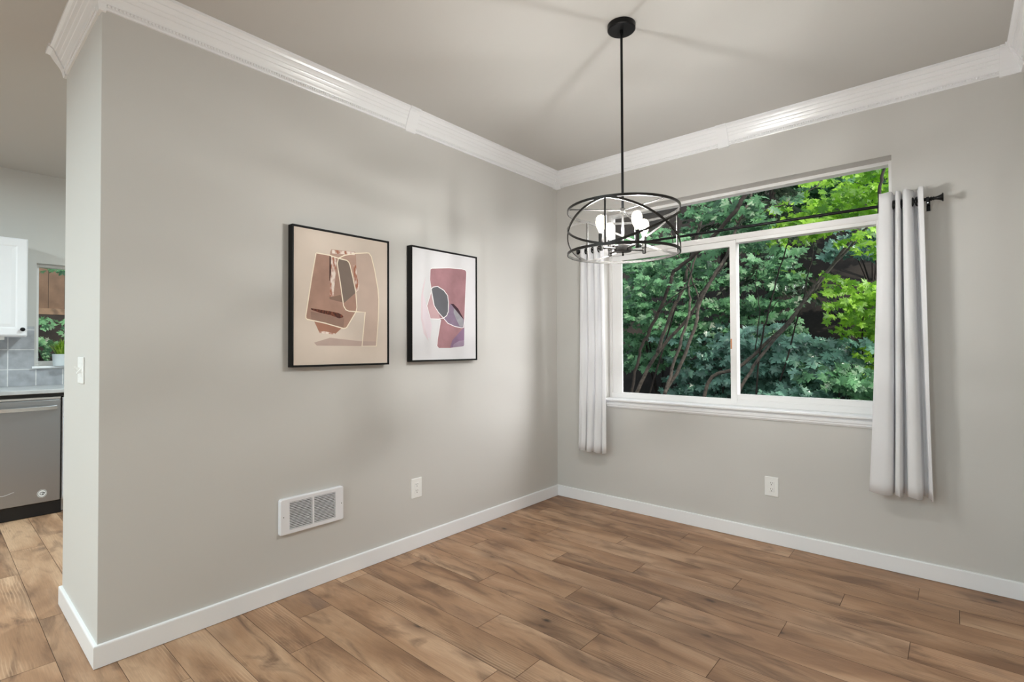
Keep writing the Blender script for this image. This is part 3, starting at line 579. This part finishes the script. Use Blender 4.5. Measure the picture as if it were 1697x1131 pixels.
def strap(a0, z0_, a1, z1_, name):
    n = 28; mb = MB(); hw, ht = .0026, .0052; vs = []
    for k in range(n+1):
        t = k/n; d = az(a0+(a1-a0)*t); z = z0_+(z1_-z0_)*(.5-.5*math.cos(PI*t))*.5+(z1_-z0_)*t*.5
        for r, h in ((RR-hw, -ht), (RR+hw, -ht), (RR+hw, ht), (RR-hw, ht)): vs.append(c0 + d*r + Vector((0, 0, z+h)))
    fs = [(4*k+i, 4*k+(i+1) % 4, 4*(k+1)+(i+1) % 4, 4*(k+1)+i) for k in range(n) for i in range(4)] + [(0, 1, 2, 3), (4*n+3, 4*n+2, 4*n+1, 4*n)]
    mb.add(vs, fs); return mb.build(name, 'bronze', ch, smooth='auto')
bars = [-16.5, -136.5, 103.5]
for b in bars:
    d = az(b); mb = MB(); mb.tube([c0+d*RR+Vector((0, 0, Zt)), c0+d*RR+Vector((0, 0, Zb))], .0044, 8); mb.build('cage_bar', 'bronze', ch)
for b in bars:
    strap(b, Zt, b+120, Zb, 'cage_strap'); strap(b, Zt, b-120, Zb, 'cage_strap')
for b in (-74, 46, 166):
    d = az(b); mb = MB(); mb.tube([c0+d*.008+Vector((0, 0, Zt)), c0+d*(RR-.002)+Vector((0, 0, Zt))], .0038, 8); mb.build('cage_spoke', 'bronze', ch)
mb = MB(); mb.lathe([(.009, 1.872), (.012, 1.876), (.012, 1.889), (.008, 1.893)], (CX, CY, 0), seg=16); mb.build('cage_hub', 'bronze', ch, smooth='auto')
mb = MB(); mb.lathe([(.0052, 1.715), (.0052, 1.875)], (CX, CY, 0), seg=14); mb.build('centre_rod', 'bronze', ch, smooth='auto')
mb = MB(); mb.lathe([(.002, 1.672), (.005, 1.676), (.003, 1.684), (.006, 1.690), (.038, 1.692), (.040, 1.696), (.040, 1.716), (.036, 1.720), (.006, 1.721)], (CX, CY, 0), seg=32); mb.build('lamp_hub', 'bronze', ch, smooth='auto')
for b in (32, 122, 212, 302):
    d = az(b); p = c0 + d*.114; mb = MB(); zA = 1.700
    mb.tube([c0+d*.036+Vector((0, 0, zA+.004)), p+Vector((0, 0, zA+.004))], .0045, 8); arm = mb.build('lamp_arm', 'bronze', ch)
    mb = MB(); mb.lathe([(.0065, zA-.010), (.0085, zA-.008), (.0085, zA+.016), (.0110, zA+.018), (.0110, zA+.068), (.009, zA+.070)], (p.x, p.y, 0), seg=18); so_ = mb.build('candle_sleeve', 'bronze', ch, smooth='auto')
    mb = MB(); mb.lathe([(.009, zA+.0705), (.010, zA+.078), (.0170, zA+.092), (.0225, zA+.108), (.0240, zA+.120), (.0220, zA+.135), (.0140, zA+.148), (.0050, zA+.152), (.0005, zA+.153)], (p.x, p.y, 0), seg=20)
    bu = mb.build('light_bulb', 'envelope', so_, smooth=True); bu['label'] = 'glowing warm white bulb'
    mb = MB(); mb.lathe([(.0008, zA+.094), (.0060, zA+.098), (.0068, zA+.112), (.0060, zA+.126), (.0008, zA+.130)], (p.x, p.y, 0), seg=10); fl = mb.build('filament', 'bulb', so_, smooth=True); fl['label'] = 'glowing filament inside the bulb'

# ------------------------------------------------------------ kitchen beyond the wall end
XF = -2.64                                      # plane of the base cabinet fronts
dw = thing('dishwasher', (-2.95, -3.15, 0), 'stainless steel dishwasher under the grey kitchen counter', 'dishwasher')
MB().box(-3.25, XF-.022, -3.445, -2.842, .10, .886).build('tub', 'blackplastic', dw)
dd = MB().box(XF-.022, XF, -3.442, -2.850, .102, .872).build('door', 'steel', dw, bevel=.004)
MB().box(-3.2, XF-.012, -3.445, -2.842, .004, .098).build('toe_kick', 'blackplastic', dw)
MB().box(XF-.020, XF-.002, -3.442, -2.850, .876, .892).build('control_strip', 'brightsteel', dw, bevel=.001)
hp = []
for k in range(13):
    t = k/12; hp.append((XF+.012+.038*math.sin(PI*t)**.5, -3.420+.548*t, .813))
mb = MB(); vs = []
for (x_, y_, z_) in hp: vs += [(x_-.010, y_, z_-.014), (x_, y_, z_-.014), (x_+.002, y_, z_+.010), (x_-.010, y_, z_+.014)]
mb.add(vs, [(4*k+i, 4*k+(i+1) % 4, 4*k+4+(i+1) % 4, 4*k+4+i) for k in range(12) for i in range(4)]+[(0, 1, 2, 3), (51, 50, 49, 48)])
mb.build('handle', 'brightsteel', dd, smooth='auto')
# seal badge and script line on the door
mb = MB(); yb2, zb2 = -2.952, .170
def ell(ry, rz, x, mi, n=28):
    mb.add([(x, yb2+ry*math.cos(2*PI*k/n), zb2+rz*math.sin(2*PI*k/n)) for k in range(n)], [tuple(range(n))], mi)
ell(.0275, .0300, XF+.0006, 0); ell(.0245, .0268, XF+.0009, 1); ell(.0225, .0245, XF+.0012, 0)
ell(.0135, .0120, XF+.0014, 1); ell(.0105, .0088, XF+.0016, 0)
mb.box(XF+.0014, XF+.0018, yb2-.002, yb2+.017, zb2+.001, zb2+.006, 1); mb.box(XF+.0014, XF+.0018, yb2-.001, yb2+.012, zb2-.008, zb2-.004, 1)
bd = mb.build('badge', [mat('badge_silver', srgb(226, 226, 226), .4), 'slot'], dd); bd['label'] = 'small oval silver seal badge'
mb = MB(); sc = catmull([(XF+.001, -3.285, .196), (XF+.001, -3.25, .205), (XF+.001, -3.215, .192), (XF+.001, -3.19, .199), (XF+.001, -3.165, .193), (XF+.001, -3.14, .198), (XF+.001, -3.115, .207), (XF+.001, -3.104, .209)], 6)
mb.tube(sc, [.0018]*len(sc), 6, flat=1); mb.build('script_mark', mat('script_silver', srgb(220, 220, 222), .35, .5), dd)

bc = thing('base_cabinet', (-2.95, -2.4, 0), 'white base cabinet right of the dishwasher', 'cabinet')
MB().box(-3.27, XF-.022, -2.838, -1.95, .10, .886).build('body', 'cabinet', bc)
MB().box(-3.2, XF-.07, -2.838, -1.95, .004, .10).build('plinth', 'cabinet', bc)
for a, b in ((-2.834, -2.40), (-2.394, -1.955)):
    MB().box(XF-.022, XF, a, b, .735, .88).build('drawer', 'cabinet', bc, bevel=.004)
    MB().box(XF-.022, XF, a, b, .115, .728).build('door', 'cabinet', bc, bevel=.004)
ct = MB(); ct.box(XK+.005, XF+.025, -3.90, -1.95, .922, .952); tag(ct.build('countertop', 'counter', bevel=.004), 'grey kitchen countertop over the dishwasher', 'countertop')
MB().box(XK+.005, XF-.006, -3.90, -1.95, .894, .922).build('counter_gap_shade', 'blackplastic', bpy.data.objects['countertop'])  # black strip standing in for the shadow gap under the counter edge
bs = MB().box(XK, XK+.008, -3.90, KY0-.012, .9525, 1.448).box(XK, XK+.008, KY0-.012, -1.95, .9525, 1.09)
struct(bs.build('trim_14', 'tile'))
uc = thing('wall_cabinet', (-3.1, -3.41, 1.36), 'white raised-panel wall cabinet at the left edge of the view', 'cabinet')
MB().box(XK+.002, -2.972, -3.81, -3.014, 1.37, 2.118).build('body', 'cabinet', uc, bevel=.002)
MB().box(XK+.002, -2.965, -3.81, -3.014, 1.355, 1.37).build('light_rail', 'cabinet', uc)
MB().box(-3.15, -3.0, -3.60, -3.135, 1.330, 1.3545).build('under_cabinet_light', 'plate', uc, bevel=.003)
for a, b in ((-3.41, -3.012), (-3.81, -3.414)):
    mb = MB(); z0, z1 = 1.362, 2.124; x0, x1 = -2.970, -2.950
    mb.box(x0, x1, a, b, z0, z1); d_ = mb.build('door', 'cabinet', uc, bevel=.003)
    # raised panel: sunk ring then bevelled field
    f = .058; mb = MB()
    o1 = [(a+f, z0+f), (b-f, z0+f), (b-f, z1-f), (a+f, z1-f)]; g2 = f+.010; o2 = [(a+g2, z0+g2), (b-g2, z0+g2), (b-g2, z1-g2), (a+g2, z1-g2)]; g3 = f+.034; o3 = [(a+g3, z0+g3), (b-g3, z0+g3), (b-g3, z1-g3), (a+g3, z1-g3)]
    mb.add([(x1+.0035, p[0], p[1]) for p in o1]+[(x1-.0002+.0004, p[0], p[1]) for p in o2]+[(x1+.0050, p[0], p[1]) for p in o3], [(i, (i+1) % 4, 4+(i+1) % 4, 4+i) for i in range(4)]+[(4+i, 4+(i+1) % 4, 8+(i+1) % 4, 8+i) for i in range(4)]+[(8, 9, 10, 11)])
    out = [(a+.004, z0+.004), (b-.004, z0+.004), (b-.004, z1-.004), (a+.004, z1-.004)]
    mb.add([(x1+.0002, p[0], p[1]) for p in out]+[(x1+.0035, p[0]+(.004 if i in (0, 3) else -.004), p[1]+(.004 if i < 2 else -.004)) for i, p in enumerate(out)]+[(x1+.0035, p[0], p[1]) for p in o1],
           [(i, (i+1) % 4, 4+(i+1) % 4, 4+i) for i in range(4)]+[(4+i, 4+(i+1) % 4, 8+(i+1) % 4, 8+i) for i in range(4)])
    mb.build('raised_panel', 'cabinet', d_)
    ky = b-.028 if b > -3.2 else a+.028
    mb = MB(); mb.lathe([(.006, 0), (.005, .010), (.012, .014), (.0155, .020), (.014, .026), (.007, .029), (.001, .0295)], (x1+.003, ky, 1.412), (1, 0, 0), 18); kn = mb.build('knob', 'black', d_, smooth='auto'); kn['label'] = 'round black cabinet knob'
w2 = thing('window_2', (XK, (KY0+KY1)/2, KZ0), None, None, None, 'structure')
mb = MB(); xo, xi = XK-.14, XK-.07; f = .022
mb.box(xo, xi, KY0, KY0+f, KZ0, KZ1).box(xo, xi, KY1-f, KY1, KZ0, KZ1).box(xo, xi, KY0+f, KY1-f, KZ1-f, KZ1).box(xo, xi, KY0+f, KY1-f, KZ0, KZ0+.04).box(xo, xi, -2.45, -2.41, KZ0+.04, KZ1-f)
mb.build('window_frame', 'vinyl', w2, bevel=.002)
MB().box(xo+.03, xo+.034, KY0+.018, KY1-.018, KZ0+.036, KZ1-.018).build('glass_pane', 'glass', w2)
MB().box(xi+.0005, XK+.035, KY0-.028, KY1+.028, KZ0-.020, KZ0-.0005).build('window_sill', 'trim', w2, bevel=.003)
pp = thing('potted_grass', (-3.235, -2.765, KZ0), 'small spiky green plant in a pale pot on the kitchen windowsill', 'potted plant')
mb = MB(); mb.lathe([(.001, 0), (.058, 0), (.060, .02), (.064, .088), (.066, .100), (.060, .100), (.058, .086), (.001, .086)], (-3.235, -2.765, KZ0+.0005), seg=28, cap=False); mb.build('pot', 'pot', pp, smooth='auto')
random.seed(9); mb = MB()
for i in range(230):
    a = random.uniform(0, 2*PI); sp = random.uniform(.1, 1); L_ = random.uniform(.09, .17); w_ = random.uniform(.003, .005)
    d = Vector((math.cos(a), math.sin(a), 0)); b0 = Vector((-3.235, -2.765, KZ0+.085)) + d*random.uniform(0, .035); sd_ = Vector((-d.y, d.x, 0))*w_
    p1 = b0 + d*(L_*.35*sp) + Vector((0, 0, L_*.55)); p2 = b0 + d*(L_*.85*sp) + Vector((0, 0, L_*(.95-.35*sp)))
    mb.add([b0-sd_, b0+sd_, p1+sd_, p1-sd_, p2], [(0, 1, 2, 3), (3, 2, 4)])
mb.build('foliage', 'grass', pp)

# ------------------------------------------------------------ added fill lights, out of view in the hall and kitchen ceiling
def fill_light(x, y, label):
    t = thing('added_fill_light', (x, y, ZC-.02), label, 'added fill light', 'added unseen fill lights of the hall and kitchen')
    mb = MB(); mb.lathe([(.062, -.003), (.085, -.007), (.092, -.004), (.092, -.0005)], (x, y, ZC), seg=32, cap=False); mb.build('trim_ring', 'plate', t, smooth='auto')
    mb = MB(); mb.lathe([(.001, -.0045), (.062, -.0045), (.062, -.0015)], (x, y, ZC), seg=28, cap=False); mb.build('lens', 'fill_glow', t)
for x, y, l in [(1.9, -5.3, 'added unseen fill light in the hall ceiling, nearest the dining room on the right'), (.3, -5.3, 'added unseen fill light in the hall ceiling, nearest the dining room on the left'), (1.9, -6.7, 'added unseen fill light in the hall ceiling by the wide opening, right'), (.3, -6.7, 'added unseen fill light in the hall ceiling by the wide opening, left'), (-1.2, -5.7, 'added unseen fill light between hall and kitchen'), (-2.3, -5.2, 'added unseen fill light over the kitchen aisle'), (-1.45, -2.0, 'added unseen fill light deep in the kitchen')]: fill_light(x, y, l)

# ------------------------------------------------------------ woods outside
random.seed(21)
hm = MB(); nx, ny = 30, 26; vs = []
for j in range(ny+1):
    for i in range(nx+1):
        x = -12 + 20*i/nx; y = .9 + 13*j/ny
        h = -.6 + max(0, y-2.2)*.34 + max(0, y-4.2)*.62 + .18*math.sin(x*1.3+y)+.12*math.sin(x*2.9-y*1.7)
        vs.append((x, y, h))
hm.add(vs, [(j*(nx+1)+i, j*(nx+1)+i+1, (j+1)*(nx+1)+i+1, (j+1)*(nx+1)+i) for j in range(ny) for i in range(nx)])
struct(hm.build('hillside', 'soil', smooth=True))
def hill(x, y): return -.6 + max(0, y-2.2)*.34 + max(0, y-4.2)*.62
km = MB(); nx, ny = 12, 20; vs = []
for j in range(ny+1):
    for i in range(nx+1):
        x = -12 + 8.4*i/nx; y = -9 + 9.9*j/ny; vs.append((x, y, -.5 + max(0, -4.2-x)*.12 + max(0, -7.2-x)*1.5 + .05*math.sin(x*3+y*2)))
km.add(vs, [(j*(nx+1)+i, j*(nx+1)+i+1, (j+1)*(nx+1)+i+1, (j+1)*(nx+1)+i) for j in range(ny) for i in range(nx)])
struct(km.build('side_yard', 'soil', smooth=True))

MAPLE = [(0, -.30), (.09, -.22), (.28, -.40), (.27, -.22), (.50, -.16), (.19, -.02), (.42, .05), (.60, .22), (.42, .25), (.36, .36), (.12, .14), (.21, .38), (.12, .44), (0, .68)]
MAPLE = MAPLE + [(-a, b) for a, b in MAPLE[-2:0:-1]]
def leaf(mb, c, nrm, up, s, fold=.12):
    nrm = nrm.normalized(); y = (up - nrm*up.dot(nrm))
    if y.length < 1e-4: y = nrm.orthogonal()
    y.normalize(); x = y.cross(nrm); o = len(mb.v); n = len(MAPLE)
    vs = [c] + [c + x*(a*s) + y*(b*s) - nrm*(fold*s*(abs(a)*1.2+max(0, b)*.6)) for a, b in MAPLE]
    mb.add(vs, [(0, i+1, (i+1) % n+1) for i in range(n)])
def leafs(mb, center, rad, n, size, face, jit=.5, plan=None):
    cx_, cy_, cz_ = center
    for i in range(n):
        while True:
            p = Vector((random.uniform(-1, 1), random.uniform(-1, 1), random.uniform(-1, 1)))
            if p.length < 1: break
        c = Vector((cx_+p.x*rad[0], cy_+p.y*rad[1], cz_+p.z*rad[2]))
        nr = Vector(face) + Vector((random.gauss(0, jit), random.gauss(0, jit), random.gauss(0, jit)))
        dr = Vector((random.uniform(-1, 1), random.uniform(-.9, .2), random.uniform(-1.0, -.1)))
        leaf(mb, c, nr, dr, size*random.uniform(.65, 1.25))
def layered(mb, center, rad, tiers, per, size, face, jit=.35):
    # flat sprays of leaves stacked like the tiers of a maple shrub
    for t in range(tiers):
        c = Vector((center[0]+random.uniform(-1, 1)*rad[0], center[1]+random.uniform(-1, 1)*rad[1], center[2]+random.uniform(-1, 1)*rad[2]))
        w_ = random.uniform(.16, .34); tl = random.uniform(-.35, .35)
        for i in range(per):
            a = random.uniform(0, 2*PI); r = w_*random.random()**.6
            p = c + Vector((math.cos(a)*r*1.3, math.sin(a)*r*.8, tl*math.cos(a)*r - .12*r + random.gauss(0, .02)))
            nr = Vector(face) + Vector((random.gauss(0, jit), random.gauss(0, jit), random.gauss(0, jit)))
            dr = Vector((math.cos(a), math.sin(a)-.6, -.35)); leaf(mb, p, nr, dr, size*random.uniform(.65, 1.25))
TR = {"T1":[[-0.929,3.0,0.313],[-0.818,3.05,0.642],[-0.535,3.1,1.181],[-0.125,3.15,1.635],[0.091,3.2,2.028],[0.281,3.25,2.28],[0.394,3.3,2.517]],"T1a":[[-0.489,3.0,1.182],[-0.274,3.033,1.771],[-0.146,3.067,2.035],[-0.099,3.1,2.303],[-0.032,3.133,2.51],[0.025,3.167,2.776],[0.062,3.2,2.968]],"T2":[[-0.368,2.6,0.362],[-0.233,2.65,0.662],[-0.004,2.7,1.104],[0.145,2.75,1.553],[0.182,2.8,1.824],[0.363,2.85,2.189],[0.469,2.9,2.379],[0.616,2.95,2.814],[0.691,3.0,2.983],[0.738,3.05,3.204]],"T2b":[[-0.21,2.6,0.666],[-0.147,2.633,0.886],[0.031,2.667,1.5],[0.094,2.7,1.805],[0.055,2.733,1.99],[0.118,2.767,2.314],[0.208,2.8,2.686]],"T3":[[-0.514,2.3,0.67],[-0.453,2.343,1.052],[-0.374,2.386,1.341],[-0.199,2.429,1.697],[-0.066,2.471,2.048],[-0.046,2.514,2.176],[0.065,2.557,2.276],[0.263,2.6,2.434],[0.605,2.65,2.789],[0.692,2.7,2.934],[0.779,2.75,3.124]],"T4":[[0.118,2.9,1.871],[-0.013,2.933,2.256],[-0.179,2.967,2.487],[-0.29,3.0,2.834]],"T5":[[-0.186,2.4,1.695],[0.015,2.45,1.899],[0.245,2.5,2.024]],"C3":[[0.6,2.9,2.76],[0.498,2.95,3.072],[0.437,3.0,3.271]],"R1":[[0.036,3.4,0.756],[0.422,3.475,0.985],[0.687,3.55,1.246],[0.944,3.625,1.518],[1.137,3.7,1.806],[1.344,3.775,2.108],[1.547,3.85,2.423],[1.745,3.925,2.752],[1.906,4.0,3.06]],"R1b":[[0.325,3.3,0.408],[0.47,3.375,0.701],[0.673,3.45,1.097],[1.004,3.525,1.534],[1.175,3.6,1.838],[1.308,3.675,2.06],[1.525,3.75,2.331],[1.804,3.825,2.684],[2.009,3.9,2.978]],"R2":[[0.691,3.5,1.246],[0.775,3.575,1.735],[0.868,3.65,2.182],[0.961,3.725,2.544],[0.995,3.8,2.808]],"R3":[[0.621,3.5,1.214],[0.668,3.567,1.74],[0.603,3.633,2.097],[0.618,3.7,2.366]],"R4":[[1.118,3.8,1.856],[1.148,3.85,2.091],[1.198,3.9,2.368],[1.219,3.95,2.628],[1.242,4.0,2.934]],"R5":[[0.768,3.6,1.694],[0.861,3.75,1.869],[1.062,3.9,1.996]],"C4":[[0.541,3.2,2.874],[0.825,3.26,2.949],[1.041,3.32,3.0],[1.224,3.38,3.102],[1.335,3.44,3.17],[1.406,3.5,3.262]],"C5":[[1.912,2.6,2.476],[1.981,2.675,2.697],[2.017,2.75,2.81],[2.045,2.825,3.031],[2.062,2.9,3.205]],"C6":[[-0.11,3.4,2.739],[-0.019,3.5,3.222],[0.0,3.6,3.472]]}
def stemtube(parent, key, r0, r1, m, name):
    p = catmull(TR[key], 5); n = len(p); mb = MB()
    for q in p[1:-1]: q += Vector((random.gauss(0, .006), random.gauss(0, .006), 0))
    mb.tube(p, [r0+(r1-r0)*i/(n-1) for i in range(n)], 8); return mb.build(name, m, parent, smooth=True)
def ground_root(key): p = TR[key][0]; return Vector((p[0], p[1], p[2]))
def vine(label, stems, m, fol, fm, root=None, group=None):
    p = TR[stems[0][0]][0]; g = Vector((p[0]-.12, p[1]-.05, hill(p[0], p[1])-.05)) if not root else Vector(root)
    TR[stems[0][0]].insert(0, list(g))
    t = thing('vine_maple', g, label, 'tree', group)
    for i, (k, r0, r1) in enumerate(stems): stemtube(t, k, r0, r1, m, 'trunk' if i == 0 else 'branch')
    if fol:
        mb = MB()
        for args in fol: (layered if args[0] == 'L' else leafs)(mb, *args[1:])
        mb.build('foliage', fm, t)
    return t
FC = (.35, -.75, .65)                             # leaves tip towards the light gap above the house
vine('leaning slender maple with a forked grey trunk, in the left sash', [('T1', .030, .017), ('T1a', .024, .012)], 'bark',
     [('L', (.25, 3.3, 2.55), (.5, .2, .35), 12, 19, 0.126, FC)], 'leafA')
vine('grey twin-stemmed maple trunk rising at the middle of the left sash', [('T2', .026, .013), ('T2b', .022, .009), ('T4', .010, .007), ('C3', .010, .007), ('C4', .010, .005)], 'bark',
     [('L', (.55, 3.0, 3.1), (.35, .2, .25), 8, 16, 0.118, FC)], 'leafA')
vine('thin dark maple stem with a side twig, leftmost trunk outside the window', [('T3', .018, .026), ('T5', .009, .005)], 'barkd',
     [('L', (-.35, 2.6, 2.35), (.3, .2, .35), 11, 18, 0.109, FC)], 'leafA')
vine('pair of long pale trunks leaning right across the right pane', [('R1', .026, .017), ('R1b', .022, .014)], 'bark',
     [('L', (1.55, 3.7, 2.05), (.22, .1, .12), 2, 16, 0.109, FC), ('L', (1.15, 3.6, 2.72), (.3, .1, .12), 5, 16, 0.109, FC)], 'leafC')
vine('thin brown upright stem left of the leaning trunks in the right pane', [('R2', .012, .007), ('R3', .007, .004), ('R5', .006, .003)], 'barkd', None, None)
vine('small dark sapling stem behind the leaning trunks', [('R4', .010, .006)], 'barkd', None, None, (.62, 3.7, -.1))
TR['C5'] = [[2.10, 2.58, 1.0]] + [[2.03, 2.66, 2.2]] + TR['C5'][2:]
vine('lime-leaved maple at the right end of the transom', [('C5', .020, .012)], 'barkd',
     [('L', (1.85, 3.3, 3.00), (.42, .35, .34), 30, 20, 0.101, FC), ('L', (1.35, 3.5, 2.98), (.35, .2, .16), 8, 18, 0.101, FC), ('L', (2.05, 2.9, 2.35), (.2, .2, .2), 5, 14, 0.101, FC)], 'leafC', (2.16, 2.5, -.7))
vine('slim dark sapling behind the far left of the transom', [('C6', .013, .008)], 'barkd', None, None, (-1.0, 3.2, -.3))

def shrub(label, x, y, fol, fm, stem_top, group=None, stems=5):
    g = Vector((x, y, hill(x, y)-.08)); t = thing('maple_shrub', g, label, 'shrub', group); mb = MB()
    for i in range(stems):
        e = Vector(stem_top) + Vector((random.uniform(-.4, .4), random.uniform(-.2, .2), random.uniform(-.2, .2)))
        mid = g.lerp(e, .5) + Vector((random.uniform(-.15, .15), random.uniform(-.1, .1), .1)); p = catmull([g, mid, e], 5)
        mb.tube(p, [.014-.009*k/(len(p)-1) for k in range(len(p))], 6)
    mb.build('stem', 'barkd', t, smooth=True); mb = MB()
    for args in fol: (layered if args[0] == 'L' else leafs)(mb, *args[1:])
    mb.build('foliage', fm, t); return t
shrub('dense green maple shrub filling the far left of the left sash', -1.1, 4.4, [('L', (-1.15, 4.3, 2.0), (.65, .5, 1.1), 88, 22, 0.118, FC)], 'leafA', (-1.1, 4.4, 2.4))
shrub('blue-green maple shrub low behind the left sash trunks', -.1, 4.3, [('L', (-.15, 4.3, .85), (.65, .35, .75), 69, 20, 0.126, FC)], 'leafB', (-.1, 4.3, 1.2))
shrub('mid green maple shrub behind the left sash, at half height', .15, 4.9, [('L', (.1, 4.8, 2.0), (.7, .4, .75), 52, 19, 0.126, FC)], 'leafA', (.1, 4.9, 2.2))
shrub('broad pale blue-green maple shrub along the bottom of the right pane', 1.15, 4.3, [('L', (1.15, 4.2, 1.02), (.78, .35, .36), 78, 20, 0.143, FC), ('L', (.9, 3.7, .62), (.25, .15, .12), 6, 16, 0.134, FC)], 'leafB', (1.1, 4.3, 1.2))
shrub('low green maple shrub at the bottom right of the right pane', 1.75, 3.7, [('L', (1.72, 3.7, .62), (.40, .3, .42), 42, 19, 0.109, FC)], 'leafA', (1.7, 3.7, .8))
shrub('bright lime maple shrub at the right edge of the right pane', 1.95, 4.1, [('L', (1.85, 4.0, 1.72), (.34, .25, .32), 28, 19, 0.109, FC), ('L', (1.95, 4.0, 1.15), (.2, .2, .3), 10, 16, 0.101, FC)], 'leafC', (1.9, 4.0, 1.9))
shrub('teal green maple shrub high at the right of the right pane', 2.2, 5.2, [('L', (1.75, 5.2, 2.75), (.45, .3, .30), 22, 18, 0.134, FC)], 'leafB', (1.8, 5.2, 2.6))
shrub('green maple shrub far up the slope behind the transom', .2, 6.0, [('L', (.0, 6.0, 4.0), (1.3, .5, .5), 62, 18, 0.143, FC)], 'leafA', (0, 6, 4))
shrub('dark green maple shrub on the slope behind the lime leaves', 1.6, 6.4, [('L', (1.3, 6.4, 4.3), (1.0, .4, .6), 58, 18, 0.143, FC)], 'leafA', (1.4, 6.4, 4.2))

def conifer(label, x, y, h, spread, n, seedv, zlow=.0):
    random.seed(seedv); g = Vector((x, y, hill(x, y)-.1)); t = thing('conifer', g, label, 'tree', 'conifers on the slope'); mb = MB()
    mb.tube([g, g+Vector((.05, 0, h*.5)), g+Vector((0, .05, h))], [.09, .06, .02], 10); mb.build('trunk', 'barkd', t, smooth=True)
    mb = MB()
    for i in range(n):
        a = random.uniform(0, 2*PI); z = zlow + (h-zlow)*random.random(); L_ = spread*(1.1-z/h)*random.uniform(.6, 1.1); d = Vector((math.cos(a), math.sin(a), 0)); sd_ = Vector((-d.y, d.x, 0))
        b0 = g + Vector((0, 0, z)); steps = 9
        for s in range(1, steps+1):
            u = s/steps; c = b0 + d*(L_*u) + Vector((0, 0, .10*L_*u - .55*L_*u*u)); ln = .17*(1.15-u*.6)
            for sg in (-1, 1):
                for q in range(3):
                    tip = c + (sd_*sg*random.uniform(.5, 1) + d*.7)*ln*random.uniform(.5, 1) + Vector((0, 0, -ln*random.uniform(.15, .8)))
                    wv = d.cross(Vector((0, 0, 1)))*0 + d*.012 + Vector((0, 0, .012)); mb.add([c, c.lerp(tip, .5)+wv, tip, c.lerp(tip, .5)-wv], [(0, 1, 2, 3)])
    mb.build('foliage', 'leafD', t); return t
conifer('grey-green cedar behind the upper left of the right pane', .35, 5.4, 4.2, 1.25, 110, 5, 1.0)
conifer('tall dark cedar on the slope behind the transom', -.9, 7.0, 5.5, 1.5, 110, 6, 1.0)
conifer('drooping cedar on the slope at the right', 1.9, 7.4, 5.0, 1.4, 90, 8, .8)
# kitchen side: fence boards and a shrub seen through the small window
fe = thing('wood_fence', (-6.5, -2.3, .4), 'brown board fence seen through the kitchen window', 'fence')
mb = MB()
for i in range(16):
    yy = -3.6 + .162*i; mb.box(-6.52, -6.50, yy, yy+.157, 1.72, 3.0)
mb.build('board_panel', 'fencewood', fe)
MB().box(-6.50, -6.44, -3.6, -1.0, 1.72, 1.80).build('rail', mat('pale_rail_wood', srgb(122, 100, 80), .85, var=.15), fe)
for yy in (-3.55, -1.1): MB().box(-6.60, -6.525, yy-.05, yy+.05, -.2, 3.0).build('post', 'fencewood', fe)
random.seed(33)
t = thing('leafy_shrub', (-5.4, -2.6, -.25), 'dark leafy shrub seen through the kitchen window in front of the fence', 'shrub'); mb = MB()
for i in range(5): mb.tube([(-5.4, -2.6, -.25), (-5.4+random.uniform(-.2, .2), -2.6+random.uniform(-.2, .2), .7), (-5.4+random.uniform(-.4, .4), -2.6+random.uniform(-.4, .4), 1.5)], [.02, .015, .006], 6)
mb.build('stem', 'barkd', t, smooth=True); mb = MB()
layered(mb, (-5.4, -2.55, 1.05), (.35, .6, .55), 55, 13, .085, (.75, -.1, .65)); layered(mb, (-5.6, -2.6, 2.38), (.3, .7, .16), 14, 12, .085, (.75, -.1, .65))
mb.build('foliage', 'leafA', t)
